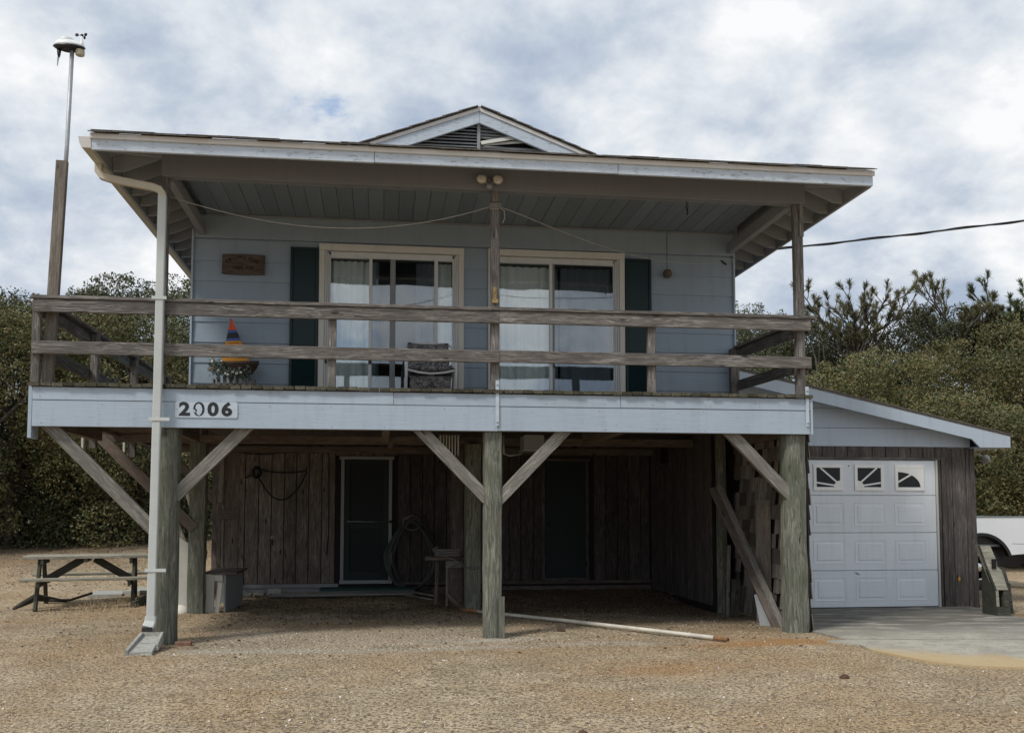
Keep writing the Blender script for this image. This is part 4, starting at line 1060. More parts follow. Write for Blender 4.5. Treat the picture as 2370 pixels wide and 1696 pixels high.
# ------------------------------------------------------------------ deck furniture
ch = thing('patio_chair', 'white tubular patio chair with a mottled grey cushion facing the railing', 'chair', (-.65, 1.3, 2.765))
for sx in (-.955, -.345):
    tube('leg', [(sx, 1.08, 2.765), (sx + .0, 1.06, 3.1), (sx, 1.05, 3.33), (sx, 1.09, 3.375), (sx, 1.25, 3.385), (sx, 1.6, 3.38)], .017, 'white_vinyl', ch, 8)
    tube('rear_leg', [(sx * .97 - .02, 1.75, 2.765), (sx * .97 - .02, 1.45, 3.05), (sx * .97 - .02, 1.2, 3.2)], .015, 'white_vinyl', ch, 8)
tube('front_bar', [(-.95, 1.07, 3.135), (-.8, 1.06, 3.10), (-.65, 1.055, 3.085), (-.5, 1.06, 3.10), (-.35, 1.07, 3.135)], .015, 'white_vinyl', ch, 8)
tube('back_frame', [(-.95, 1.45, 3.1), (-.955, 1.6, 3.38), (-.94, 1.70, 3.53), (-.88, 1.73, 3.57), (-.42, 1.73, 3.57), (-.36, 1.70, 3.53), (-.345, 1.6, 3.38), (-.35, 1.45, 3.1)], .015, 'white_vinyl', ch, 8)
def pad(name, x0, x1, pts, th, parent, n=14):
    """cushion following a path of (y,z), with a soft lumpy surface"""
    vs = []; m_ = len(pts)
    for s in (0, 1):
        for j, (y, z) in enumerate(pts):
            t = Vector((0, pts[min(j + 1, m_ - 1)][0] - pts[max(j - 1, 0)][0], pts[min(j + 1, m_ - 1)][1] - pts[max(j - 1, 0)][1])).normalized(); nrm = Vector((0, -t.z, t.y))
            for i in range(n + 1):
                u = i / n; e = (1 - abs(2 * u - 1) ** 6) * (1 - abs(2 * j / (m_ - 1) - 1) ** 8)
                lump = .012 * noise.noise(Vector((u * 7, j * .9, s * 3)))
                off = (th / 2 * (.25 + .75 * e) + lump) * (1 if s else -1)
                vs.append((x0 + (x1 - x0) * u, y + nrm.y * off, z + nrm.z * off - .02 * math.sin(math.pi * u) * (j == m_ - 1)))
    N = (n + 1) * m_; fs = []
    for s in (0, 1):
        for j in range(m_ - 1):
            for i in range(n): a = s * N + j * (n + 1) + i; fs.append((a, a + 1, a + n + 2, a + n + 1))
    rim_ = [i for i in range(n + 1)] + [j * (n + 1) + n for j in range(1, m_)] + [(m_ - 1) * (n + 1) + i for i in range(n - 1, -1, -1)] + [j * (n + 1) for j in range(m_ - 2, 0, -1)]
    for a, c in zip(rim_, rim_[1:] + rim_[:1]): fs.append((a, c, c + N, a + N))
    return meshobj(name, vs, fs, 'cushion_fabric', parent, None, True)
pad('back_cushion', -.925, -.40, [(1.42 + .03 * k, 3.10 + .052 * k) for k in range(10)], .09, ch)
pad('seat_cushion', -.93, -.37, [(1.12 + .05 * k, 3.17 - .006 * k) for k in range(8)], .09, ch)
pad('cushion_flap', -.91, -.40, [(1.16, 3.07), (1.14, 3.02), (1.15, 2.96), (1.17, 2.90), (1.22, 2.85), (1.28, 2.82)], .035, ch)

pl = thing('picket_planter', 'small weathered picket planter box by the siding holding the shell wreath', 'planter', (-3.12, 1.95, 2.765))
for i in range(6):
    x = -3.335 + i * .077
    prism('picket', [(x, 2.77), (x + .043, 2.77), (x + .043, 3.115), (x + .034, 3.13), (x + .009, 3.13), (x, 3.115)], 1.90, 1.912, 'brace_wood', pl)
for z in (2.82, 3.0): box('rail', -3.36, -2.885, 1.914, 1.93, z, z + .04, 'brace_wood', pl)
for x in (-3.385, -2.875): board('side_board', (x, 1.93, 2.95), (x, 2.08, 2.95), .30, .014, 'brace_wood', pl)
box('floor', -3.37, -2.89, 1.932, 2.08, 2.78, 2.80, 'brace_wood', pl, 0)
sb = thing('sailboat_ornament', 'wooden sail ornament striped orange, black, blue and ochre above a wicker hull', 'ornament', (-3.13, 2.0, 3.13))
def sailband(z0, z1, mat, nm='sail_stripe'):
    xl = lambda z: -3.195 - (3.90 - z) * .190; xr = lambda z: -3.190 + (3.90 - z) * .42
    prism(nm, [(xl(z0), z0), (xr(z0), z0 + .015), (xr(z1), z1 + .012 * (z1 < 3.9)), (xl(z1), z1)], 2.03, 2.045, mat, sb)
sailband(3.735, 3.90, 'sail_orange'); sailband(3.703, 3.7335, 'sail_blue'); sailband(3.632, 3.7015, 'sail_black'); sailband(3.600, 3.6305, 'sail_blue'); sailband(3.30, 3.5985, 'sail_ochre')
for k, (x, z) in enumerate([(-3.225, 3.565), (-3.205, 3.566), (-3.185, 3.566), (-3.16, 3.568), (-3.135, 3.572), (-3.105, 3.576)]): box('painted_mark', x, x + .009, 2.0285, 2.0295, z, z + .012, 'carved_black', sb, 0)
tube('mast', [(-3.20, 2.05, 3.9), (-3.24, 2.05, 3.2)], .006, 'dim_wood', sb, 6)
hull = []
for j, (zz_, a, c) in enumerate([(3.14, .10, .03), (3.17, .17, .05), (3.22, .22, .07), (3.28, .245, .08), (3.31, .25, .08)]):
    hull.append([(-3.07 + a * math.cos(t), 1.97 + c * math.sin(t), zz_ + .03 * abs(math.cos(t)) ** 3 * (j / 4)) for t in np.linspace(0, 2 * math.pi, 25)[:-1]])
loft('wicker_hull', hull, 'wicker', sb)
for k in range(5): tube('wicker_strand', [(-3.07 + (.165 + .02 * k) * math.cos(t), 1.965 + (.05 + .0075 * k) * math.sin(t) - .008, 3.17 + k * .030) for t in np.linspace(0, 2 * math.pi, 25)[:-1]], .006, 'wicker', sb, 5, True)
wr = thing('shell_wreath', 'wreath of grey-green sprigs with white shells and flowers on the planter', 'wreath', (-3.15, 1.88, 3.15))
N = 950; ang = rng.uniform(0, 1, N)
px_ = -3.42 + .5 * ang; pz_ = 3.17 + .08 * np.cos(ang * 5) * .3 + rng.normal(0, .035, N) + .10 * (ang < .35) * rng.uniform(0, 1, N); py_ = 1.88 + rng.normal(0, .02, N)
d_ = rng.normal(0, 1, (N, 3)); d_ /= np.linalg.norm(d_, axis=1)[:, None]; e_ = np.cross(d_, rng.normal(0, 1, (N, 3))); e_ /= np.linalg.norm(e_, axis=1)[:, None]
c_ = np.stack([px_, py_, pz_], 1); V = np.stack([c_, c_ + d_ * .022 + e_ * .008, c_ + d_ * .05, c_ + d_ * .022 - e_ * .008], 1).reshape(-1, 3)
me = bigmesh('sprigs', V, np.arange(N * 4).reshape(-1, 4), 'foliage_grey'); reg(bpy.data.objects.new('sprigs', me), Matrix(), wr)
for x, z, s in ((-3.385, 3.30, .022), (-3.31, 3.19, .018), (-3.13, 3.175, .02), (-3.08, 3.155, .022), (-3.22, 3.15, .018), (-3.19, 3.135, .018), (-3.03, 3.165, .02), (-3.27, 3.31, .016)):
    lathe('shell_flower', [(s * .4, -.01), (s, 0), (s * .8, .008), (s * .2, .014)], 'flower_white', Matrix.Translation((x, 1.845, z)) @ RX90 @ Matrix.Rotation(random.random(), 4, 'Z'), wr, 7)
loft('tan_leaf', [[(-3.385 + .055 * math.cos(t), 1.85, 3.205 + .03 * math.sin(t)) for t in np.linspace(0, 6.28, 13)[:-1]], [(-3.385 + .05 * math.cos(t), 1.842, 3.205 + .026 * math.sin(t)) for t in np.linspace(0, 6.28, 13)[:-1]]], 'pole_wood', wr)

# ------------------------------------------------------------------ under the house
hs = thing('garden_hose', 'coiled dark garden hose hanging on a hanger right of the green screen door', 'hose', (-.74, 5.4, 1.25))
for k in range(9):
    a, h, sh2 = .335 + random.uniform(-.05, .05) + .008 * k, .50 + random.uniform(-.03, .06), random.uniform(-.03, .04)
    tube('hose_coil', [(-.735 + sh2 + a * math.sin(t) * (1 - .35 * max(0, math.cos(t))), 5.40 - .012 * k + .02 * math.sin(t * 3 + k), .74 - .0 * k + h * math.cos(t) - .05 * (1 - math.cos(t))) for t in np.linspace(0, 2 * math.pi, 33)[:-1]], .011, 'hose_rubber', hs, 6, True)
tube('hanger', [(-.735 + .15 * math.sin(t), 5.40, 1.22 + .115 * math.cos(t)) for t in np.linspace(0, 2 * math.pi, 21)[:-1]], .017, 'hose_grey', hs, 7, True)
tube('hanger_rib', [(-.83, 5.39, 1.27), (-.735, 5.36, 1.36), (-.64, 5.39, 1.27)], .014, 'hose_grey', hs, 6)
lathe('nozzle', [(.012, 0), (.018, .03), (.012, .1)], 'black_plastic', Matrix.Translation((-.52, 5.1, .15)) @ Matrix.Rotation(R(80), 4, 'Y'), hs, 8)
tg = tube('wall_wire', sag((-3.57, 5.44, 2.37), (-2.30, 5.44, 2.545), .10, skew=.0) + [Vector((-2.2, 5.44, 2.45)), Vector((-2.1, 5.44, 2.33)), Vector((-2.09, 5.44, 1.0)), Vector((-2.12, 5.44, .7))], .011, 'dark_cable', None, 6)
tag(tg, 'black wire stapled along the top of the plank wall and down beside the screen door', 'cable')
lp = thing('rope_coil', 'dark bunched cord looped in a wide swag on the plank wall', 'cord', (-3.2, 5.44, 2.05))
tube('swag', sag((-3.26, 5.44, 2.10), (-2.46, 5.44, 2.07), .045) , .013, 'dark_cable', lp, 6)
tube('swag', sag((-3.24, 5.43, 2.02), (-2.45, 5.43, 2.05), .44, skew=-.02), .013, 'dark_cable', lp, 6)
for k in range(7): tube('bunch', [(-3.25 + random.uniform(-.01, .01) + (.05 + .01 * (k % 3)) * math.cos(t), 5.41 + .01 * (k % 4), 2.04 + random.uniform(-.01, .01) + .085 * math.sin(t)) for t in np.linspace(0, 2 * math.pi, 13)[:-1]], .013, 'dark_cable', lp, 5, True)
tube('tail', [(-3.28, 5.43, 2.0), (-3.36, 5.42, 1.99), (-3.44, 5.42, 1.945)], .014, 'dark_cable', lp, 5)
hn = thing('wall_hook', 'small iron hook with a rust streak on the plank wall left of the screen door', 'hook', (-2.99, 5.47, .98))
tube('ring', [(-2.99 + .022 * math.cos(t), 5.475, .99 + .028 * math.sin(t)) for t in np.linspace(0, 6.28, 9)[:-1]], .007, 'steel', hn, 5, True)
tube('shank', [(-2.99, 5.475, .96), (-2.985, 5.47, .86)], .009, 'dark_cable', hn, 5)

st_ = box('entry_step', -2.2, -.75, 5.02, 5.44, .05, .185, 'green_mat', None, .01); tag(st_, 'low green-carpeted step in front of the screen door', 'step')
mt_ = thing('ribbed_mat', 'grey ribbed mat lying on the sand in front of the green step', 'mat', (-2.0, 4.85, .1))
zb = gz(-2, 4.85)
tilt = lambda y: zb + .03 + .09 * (y - 4.62)
board('mat_sheet', (-2.95, 4.80, tilt(4.8) - .012), (-.72, 4.90, tilt(4.9) - .012), .36, .012, 'rib_mat', mt_, (0, 1, .10), 0)
for k in range(70):
    x = -2.92 + k * .0315; y = 4.80 + (x + 2.95) * .045
    board('rib', (x, y - .17, tilt(y - .17)), (x + .05, y + .17, tilt(y + .17)), .014, .014, 'aged_white', mt_, (1, 0, 0), 0)
i = 0
for x in (-3.60, -3.42, -3.22, -3.03):
    o = box('brick_paver', x, x + .165, 4.98 + .02 * i, 5.2, .0, gz(x, 5.1) + .035, 'concrete_block', None, .006); i += 1
    tag(o, ['sandy paver touching the grey corner trim at the left end of the plank wall', 'second sandy paver from the corner trim', 'third sandy paver from the corner trim', 'sandy paver next to the small white block'][i - 1], 'paver', 'pavers in a row below the plank wall')
o = box('concrete_block', -2.99, -2.78, 4.9, 5.05, .05, .21, 'concrete_block', None, .008); tag(o, 'pale concrete block at the end of the paver row left of the mat', 'block')
bx = thing('wooden_bench_box', 'grey and white wooden box seat beside the second left piling', 'box', (-3.4, 3.6, 0))
box('lid', -3.70, -3.24, 3.28, 4.4, .53, .56, 'dim_wood', bx)
box('front_frame', -3.665, -3.54, 3.30, 3.325, .0, .525, 'aged_white', bx); box('top_rail', -3.538, -3.43, 3.30, 3.325, .44, .525, 'aged_white', bx)
board('loose_slat', (-3.50, 3.295, .0), (-3.455, 3.29, .42), .06, .014, 'aged_white', bx, (1, 0, 0))
board('side_panel', (-3.40, 3.33, .26), (-3.30, 4.35, .26), .52, .02, 'grey_trim', bx); box('back_frame', -3.66, -3.30, 4.34, 4.36, .0, .525, 'grey_trim', bx)
wpn = thing('white_screen', 'tall white screen with a slanted top behind the left front piling', 'screen', (-4.0, 3.4, 0))
prism('board', [(-4.22, -.05), (-3.895, -.05), (-3.91, .95), (-4.06, 1.06), (-4.22, 1.20)], 3.42, 3.46, 'aged_white', wpn)
box('cap', -4.10, -4.03, 3.39, 3.415, 1.10, 1.20, 'aged_white', wpn)
rk = lathe('white_stone', [(.02, .12), (.09, .10), (.14, .04), (.15, -.02)], 'shell_chip', Matrix.Translation((-3.98, 3.25, 0)), None, 10); tag(rk, 'rounded white stone at the foot of the tall white screen', 'stone')
lt = thing('plank_screen', 'rough upright boards nailed between the pilings above the bench box', 'screen', (-3.5, 5.2, 0))
for x0, x1, z0, z1, mtn in ((-3.66, -3.60, .1, 2.3, 'dim_wood'), (-3.595, -3.56, .1, 1.9, 'pole_wood')): box('upright_board', x0 - .06, x1 - .06, 4.55, 4.58, z0, z1, mtn, lt)
box('panel', -3.60, -3.40, 4.56, 4.58, .5, 1.28, 'dim_wood', lt); box('panel', -3.60, -3.40, 4.56, 4.58, 1.45, 2.3, 'dim_wood', lt); box('cross_rail', -3.70, -3.39, 4.52, 4.555, 1.285, 1.445, 'dim_wood', lt)
board('splintered_board', (-3.665, 4.50, 1.55), (-3.655, 4.5, 2.3), .07, .02, 'pole_wood', lt, (1, 0, 0))

sf = thing('workbench', 'old wooden workbench frame behind the middle piling', 'bench', (-.2, 3.6, 0))
box('top_board', -.60, -.03, 3.42, 3.66, .70, .755, 'dim_wood', sf); box('apron', -.31, -.07, 3.38, 3.41, .60, .69, 'brace_wood', sf)
box('leg', -.305, -.275, 3.40, 3.44, .05, .60, 'brace_wood', sf); board('leg', (-.44, 3.6, .05), (-.42, 3.6, .7), .05, .05, 'dim_wood', sf, (1, 0, 0)); board('brace', (-.29, 3.38, .22), (-.03, 3.36, -.02), .06, .03, 'dim_wood', sf)
box('back_panel', -.27, -.05, 3.70, 3.72, .08, .68, 'dim_wood', sf)
for k, (y, z, a) in enumerate(((3.42, .765, 3.5), (3.5, .80, -4), (3.46, .835, 6))):
    o = board('short_board', (-.46, y, z + .01), (-.10, y - .05, z + .012), .10, .03, 'brace_wood', None, (0, 1, 0)); tag(o, ['lowest short board of the little pile on the workbench', 'middle short board of the pile on the workbench', 'topmost short board of the pile on the workbench'][k], 'board', 'short boards piled on the workbench')
rp = tube('rope', [(-.42, 3.35, .90), (-.5, 3.38, .86), (-.45, 3.34, .80), (-.2, 3.3, .72), (-.08, 3.1, .66), (-.08, 2.93, .62), (.05, 2.92, .61), (.18, 2.93, .62), (.19, 3.1, .65)], .010, 'hose_grey', None, 6); tag(rp, 'pale rope looped round the inner middle piling and over the workbench', 'rope')
for k, (p0, p1) in enumerate((((-.85, 4.65, .11), (-.42, 4.3, .06)), ((-.70, 4.75, .14), (-.36, 4.45, .10)))):
    o = board('fallen_board', p0, p1, .09, .02, 'brace_wood', None, (.6, .7, 0)); tag(o, ['thin broken board lying beside the ribbed mat', 'wider broken board lying against the hose coil'][k], 'board')

pv = thing('white_pipe', 'long white plastic pipe lying on the sand with a rusty open end', 'pipe', (1.2, 1.0, .03))
pp = [Vector((.10, 2.72, .03)), Vector((.5, 2.12, .035)), Vector((1.0, 1.42, .04)), Vector((1.7, .48, .035)), Vector((2.369, -.460, .03))]
tube('pipe', pp, .023, 'pvc', pv, 12); tube('rusty_end', [Vector((2.37, -.462, .03)), Vector((2.47, -.60, .028))], .0245, 'rust', pv, 12)
tube('rusty_end', [Vector((.098, 2.722, .03)), Vector((-.10, 3.02, .028))], .028, 'rust', pv, 12)
lathe('pipe_mouth', [(.019, 0), (.016, .002)], 'black_plastic', Matrix.Translation((2.4715, -.602, .028)) @ Matrix.Rotation(R(90), 4, 'X') @ Matrix.Rotation(R(-35), 4, 'Y'), pv, 10)

spb = thing('splash_block', 'grey concrete splash block at the foot of the white downspout', 'splash block', (-3.7, -.35, 0))
Ms = Matrix.Translation((-3.575, -.50, .035)) @ Matrix.Rotation(R(3), 4, 'Z') @ Matrix.Rotation(R(6), 4, 'X') @ Matrix.Diagonal((.84, .72, 1, 1))
def lbox(name, x0, x1, y0, y1, z0, z1, M, mat, parent):
    vs = [(x, y, z) for z in (z0, z1) for x, y in ((x0, y0), (x1, y0), (x1, y1), (x0, y1))]
    return meshobj(name, vs, [(3, 2, 1, 0), (4, 5, 6, 7), (0, 1, 5, 4), (1, 2, 6, 5), (2, 3, 7, 6), (3, 0, 4, 7)], mat, parent, M)
meshobj('floor_slab', [(-.14, -.42, -.01), (.12, -.42, -.01), (.10, .40, .0), (-.10, .40, .0), (-.14, -.42, .025), (.12, -.40, .028), (.10, .40, .05), (-.10, .40, .05)], [(3, 2, 1, 0), (4, 5, 6, 7), (0, 1, 5, 4), (1, 2, 6, 5), (2, 3, 7, 6), (3, 0, 4, 7)], 'concrete_block', spb, Ms)
meshobj('side_rim', [(-.18, -.44, -.01), (-.142, -.43, -.01), (-.102, .42, 0), (-.14, .42, 0), (-.175, -.44, .055), (-.145, -.43, .05), (-.104, .42, .09), (-.135, .42, .09)], [(3, 2, 1, 0), (4, 5, 6, 7), (0, 1, 5, 4), (1, 2, 6, 5), (2, 3, 7, 6), (3, 0, 4, 7)], 'concrete_block', spb, Ms)
meshobj('side_rim', [(.115, -.12, -.01), (.15, -.12, -.01), (.14, .42, 0), (.102, .42, 0), (.117, -.12, .05), (.145, -.11, .05), (.135, .42, .09), (.104, .42, .09)], [(3, 2, 1, 0), (4, 5, 6, 7), (0, 1, 5, 4), (1, 2, 6, 5), (2, 3, 7, 6), (3, 0, 4, 7)], 'concrete_block', spb, Ms)
lbox('back_rim', -.101, .101, .405, .43, 0, .085, Ms, 'concrete_block', spb)
lbox('crack_ridge', -.12, .11, .02, .035, .03, .045, Ms, 'concrete_block', spb)
o = box('loose_brick', -3.38, -3.22, -.10, .0, -.03, .035, 'brick_red', None, .008); tag(o, 'half-buried reddish brick between the splash block and the left piling', 'brick')

# boards leaning in the corner behind the right piling
def lean(name, p0, p1, w_, t, mt, lab, wdir=(1, 0, 0), cat='board'):
    o = board(name, p0, p1, w_, t, mt, None, wdir, .003); tag(o, lab, cat); return o
ld = thing('leaning_plank_pair', 'two long grey planks nailed together and leaning behind the right front piling', 'planks', (3.4, 1, 0))
board('plank', (3.55, .62, -.03), (3.20, 1.9, 1.72), .11, .035, 'dim_wood', ld, (1, 0, .2)); board('plank', (3.60, .55, -.03), (3.27, 1.85, 1.75), .07, .05, 'brace_wood', ld, (1, 0, .2))
lean('plywood_strip', (3.58, 1.12, .02), (3.60, 1.14, 1.55), .19, .015, 'pole_wood', 'tan plywood strip standing against the shingled wall', (.8, -.6, 0))
lean('grey_panel', (3.52, .80, -.03), (3.50, .95, .38), .22, .02, 'grey_trim', 'pale grey panel scrap leaning low behind the right piling', (.9, -.25, 0), 'panel')
lean('thin_stake', (3.40, 1.95, .0), (3.44, 1.97, .95), .04, .04, 'brace_wood', 'thin upright stake left of the leaning planks')
lean('dark_slab', (3.42, 1.75, .0), (3.47, 1.8, .50), .12, .02, 'dark_timber', 'short dark board standing beside the thin stake')

# ------------------------------------------------------------------ picnic table
pt = thing('picnic_table', 'weathered wooden picnic table with attached benches left of the house', 'picnic table', (-5.60, 4.55, 0))
Mp = Matrix.Translation((-5.58, 4.62, gz(-5.6, 4.6))) @ Matrix.Rotation(R(11), 4, 'Z')
def pb(name, p0, p1, w_, t, wdir, mt='table_wood'):
    p0, p1, wd = Mp @ Vector(p0), Mp @ Vector(p1), Mp.to_3x3() @ Vector(wdir); return board(name, p0, p1, w_, t, mt, pt, wd, .005)
for k in range(5): pb('top_board', (-.86, -.30 + k * .15, .735), (.86, -.30 + k * .15, .735 + .004 * (k % 2)), .138, .042, (0, 1, 0))
for s in (-1, 1):
    pb('seat_board', (-.84, s * .66, .435), (.84, s * .66, .435), .24, .038, (0, 1, 0))
    x = s * .60
    pb('cleat', (x, -.36, .675), (x, .36, .675), .08, .04, (0, 0, 1), 'dark_timber'); pb('seat_support', (x, -.76, .375), (x, .76, .375), .09, .04, (0, 0, 1), 'dark_timber')
    for q in (-1, 1): pb('leg', (x + s * .042, q * .20, .71), (x + s * .042, q * .62, -.02), .125, .045, (0, 1, 0), 'dark_timber')
    pb('diagonal_brace', (s * .58, 0, .39), (s * .08, 0, .70), .11, .045, (0, 0, 1), 'dark_timber')
pb('cleat', (-.02, -.36, .690), (-.02, .36, .690), .06, .05, (0, 0, 1), 'dark_timber')
lg = thing('driftwood', 'dark gnarled driftwood piece under the left legs of the picnic table', 'driftwood', (-6.3, 4.2, 0))
tube('trunk', [(-6.40, 3.95, .03), (-6.30, 4.1, .10), (-6.22, 4.3, .16), (-6.1, 4.5, .12), (-5.9, 4.7, .06)], .06, 'bark', lg, 8, radii=[.02, .045, .06, .04, .015])
tube('branch', [(-6.1, 4.45, .10), (-5.8, 4.5, .10), (-5.52, 4.62, .19)], .03, 'bark', lg, 6, radii=[.025, .02, .02])
lg2 = lean('fallen_timber', (-4.80, 4.05, .04), (-4.55, 4.5, .16), .13, .08, 'dark_timber', 'short dark timber lying under the right end of the picnic table', (0, 0, 1), 'timber')
labs = ['flat white slab lying behind the middle of the picnic table', 'grey slab behind the right bench end of the picnic table', 'pale slab just left of the downspout', 'farthest grey slab lying behind the picnic table']
for k, (x, y, a) in enumerate(((-5.75, 6.35, 8), (-5.2, 6.6, -4), (-4.75, 6.3, 5), (-5.0, 7.6, 0))):
    M = Matrix.Translation((x, y, gz(x, y) + .01)) @ Matrix.Rotation(R(a), 4, 'Z')
    o = lbox('paving_slab', -.26, .26, -.42, .42, -.05, .045, M, 'concrete_block', None); tag(o, labs[k], 'paving slab', 'slabs lying behind the picnic table')
lg3 = lean('garden_timber', (-5.1, 5.75, .09), (-4.1, 5.85, .07), .09, .09, 'dark_timber', 'long dark timber edging the slabs behind the table', (0, 1, 0), 'timber')

# ------------------------------------------------------------------ old notched timbers by the garage
tm = thing('notched_timber', 'heavy old grey timber with two square notches leaning beside the garage corner', 'timber', (6.95, 1.45, 0))
def slabx(name, front, y0, y1, mat, parent, back_shift=(0, 0)):
    n = len(front); vs = [(x, y0 + .25 * max(0, z - .3), z) for x, z in front] + [(x + back_shift[0], y1 + .25 * max(0, z - .3), z + back_shift[1]) for x, z in front]
    return meshobj(name, vs, [tuple(range(n)), tuple(range(2 * n - 1, n - 1, -1))] + [(i, (i + 1) % n, n + (i + 1) % n, n + i) for i in range(n)], mat, parent)
slabx('upper_block', [(6.90, .36), (7.08, .36), (7.04, .62), (6.99, .66), (6.985, .77), (6.94, .94), (6.76, .95), (6.80, .75), (6.83, .62)], 1.32, 1.42, 'table_wood', tm, (.02, 0))
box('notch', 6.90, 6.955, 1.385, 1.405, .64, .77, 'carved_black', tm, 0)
slabx('left_half', [(6.90, .14), (6.94, .14), (6.94, .355), (6.90, .355)], 1.32, 1.42, 'table_wood', tm, (.02, 0)); slabx('right_half', [(7.02, .14), (7.09, .14), (7.085, .355), (7.02, .355)], 1.33, 1.60, 'dark_timber', tm, (0, 0))
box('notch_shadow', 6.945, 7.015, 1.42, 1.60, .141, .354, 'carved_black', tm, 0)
slabx('foot_block', [(6.91, -.02), (7.10, -.02), (7.09, .135), (6.915, .135)], 1.32, 1.50, 'dark_timber', tm, (.02, 0))
_f = [(6.900, 1.325, -.02), (6.890, 1.335, .36), (6.82, 1.39, .62), (6.79, 1.425, .75), (6.752, 1.475, .95)]; _b = [(6.885, 1.62, -.02), (6.885, 1.62, .36), (6.895, 1.62, .62), (6.90, 1.62, .75), (6.90, 1.62, .93)]
_v = _f + _b + [(x + .03, y, z) for x, y, z in _f + _b]
meshobj('side_slab', _v, [(k, k + 1, k + 6, k + 5) for k in range(4)] + [(k + 10, k + 15, k + 16, k + 11) for k in range(4)] + [(k, k + 10, k + 11, k + 1) for k in range(4)] + [(k + 5, k + 6, k + 16, k + 15) for k in range(4)] + [(0, 5, 15, 10), (4, 14, 19, 9)], 'dark_side_wood', tm)
t2 = thing('timber_stack', 'pair of short dark square timbers stacked on end behind the notched timber', 'timber', (7.25, 1.9, 0))
slabx('block', [(7.20, .42), (7.40, .42), (7.38, .63), (7.19, .63)], 1.75, 2.0, 'dark_timber', t2); slabx('block', [(7.26, -.02), (7.44, -.02), (7.42, .415), (7.25, .415)], 1.75, 2.0, 'dark_timber', t2)

# ------------------------------------------------------------------ pickup truck
tr = thing('pickup_truck', 'white pickup truck parked behind the garage, only its bed and rear wheel showing', 'truck', (10.6, 6.4, 0))
wc, wz, wr_ = 9.43, .43, .60
arc = [(wc + wr_ * math.cos(t), wz + wr_ * math.sin(t)) for t in np.linspace(math.asin((.63 - wz) / wr_), math.pi - math.asin((.63 - wz) / wr_), 17)]
arcr = arc[::-1]
def bedside(y0, y1): return prism('bed_side', [(8.16, .60), (arcr[0][0], .63)] + arcr[1:] + [(10.66, .68), (10.66, 1.30), (8.16, 1.30)], y0, y1, 'truck_paint', tr)
bs = bedside(5.50, 5.56); bedside(7.30, 7.36)
box('rail_cap', 8.16, 10.66, 5.49, 5.60, 1.302, 1.33, 'truck_trim', tr); box('rail_cap', 8.16, 10.66, 7.27, 7.37, 1.302, 1.33, 'truck_trim', tr)
box('bed_floor', 8.2, 10.6, 5.57, 7.29, .78, .82, 'truck_trim', tr, 0); box('tailgate', 10.62, 10.68, 5.58, 7.28, .70, 1.30, 'truck_paint', tr); box('bed_front', 8.17, 8.23, 5.58, 7.28, .82, 1.30, 'truck_paint', tr)
box('wheel_well', 8.9, 9.98, 5.58, 5.98, .82, 1.06, 'black_plastic', tr, 0); box('frame_rail', 5.2, 10.6, 5.9, 6.0, .45, .6, 'black_plastic', tr, 0); box('frame_rail', 5.2, 10.6, 6.9, 7.0, .45, .6, 'black_plastic', tr, 0)
box('inner_liner', 8.2, 10.5, 5.95, 5.98, .40, .82, 'black_plastic', tr, 0)
ring = [(wc + r_ * math.cos(t), wz + r_ * math.sin(t)) for r_, ts in ((.60, np.linspace(.33, math.pi - .33, 17)), (.545, np.linspace(math.pi - .33, .33, 17))) for t in ts]
prism('fender_flare', ring, 5.475, 5.57, 'black_plastic', tr)
board('panel_scratch', (10.02, 5.498, .835), (10.30, 5.498, .828), .006, .003, 'truck_trim', bs)
box('bumper', 10.70, 10.82, 5.55, 7.31, .45, .66, 'chrome', tr)
for y in (5.515, 7.2): box('tail_lamp', 10.665, 10.69, y, y + .14, .85, 1.15, 'sail_orange', tr)
mx_ = lambda pts: [(18.66 - x, z) for x, z in pts]
cab = prism('cab', mx_([(10.55, .55), (12.25, .55), (12.25, 1.15), (11.75, 1.72), (10.75, 1.74), (10.55, 1.2)]), 5.55, 7.31, 'truck_paint', tr)
for y0, y1 in ((5.538, 5.548), (7.312, 7.322)): prism('side_window', mx_([(10.80, 1.20), (12.05, 1.20), (11.68, 1.64), (10.85, 1.65)]), y0, y1, 'dark_glass', cab)
box('door', 6.66, 7.81, 5.535, 5.548, .62, 1.17, 'truck_paint', cab)
hd = prism('hood', mx_([(12.26, .50), (13.7, .50), (13.75, .98), (12.26, 1.12)]), 5.58, 7.28, 'truck_paint', tr)
for y in (5.8, 6.85): box('headlight', 4.88, 4.94, y, y + .22, .72, .88, 'lamp_glass', hd)
box('grille', 4.89, 4.93, 6.05, 6.82, .70, .90, 'black_plastic', hd); box('bumper', 4.76, 4.88, 5.6, 7.26, .42, .62, 'chrome', hd)
def wheel(x, y, s):
    M = Matrix.Translation((x, y, .41)) @ Matrix.Rotation(R(90 * s), 4, 'X')
    w0 = lathe('wheel', [(.22, -.10), (.24, -.12), (.37, -.12), (.405, -.09), (.41, .0), (.405, .09), (.37, .12), (.24, .12), (.22, .10)], 'rubber', M, tr, 40)
    lathe('rim', [(.23, .10), (.235, .118), (.205, .10), (.17, .05), (.09, .07), (.07, .115), (.03, .12)], 'chrome', M, w0, 24)
    for k in range(8):
        a = k * math.pi / 4; lathe('vent_hole', [(.022, 0), (.018, .003)], 'black_plastic', M @ Matrix.Translation((.15 * math.cos(a), .15 * math.sin(a), .062)), w0, 8)
    for k in range(44):
        a = k * 2 * math.pi / 44; o = bpy.data.objects.new('tread_block', boxmesh(.028, .022, .21, 0, 'rubber')); reg(o, M @ Matrix.Rotation(a, 4, 'Z') @ Matrix.Translation((.410, 0, 0)), w0)
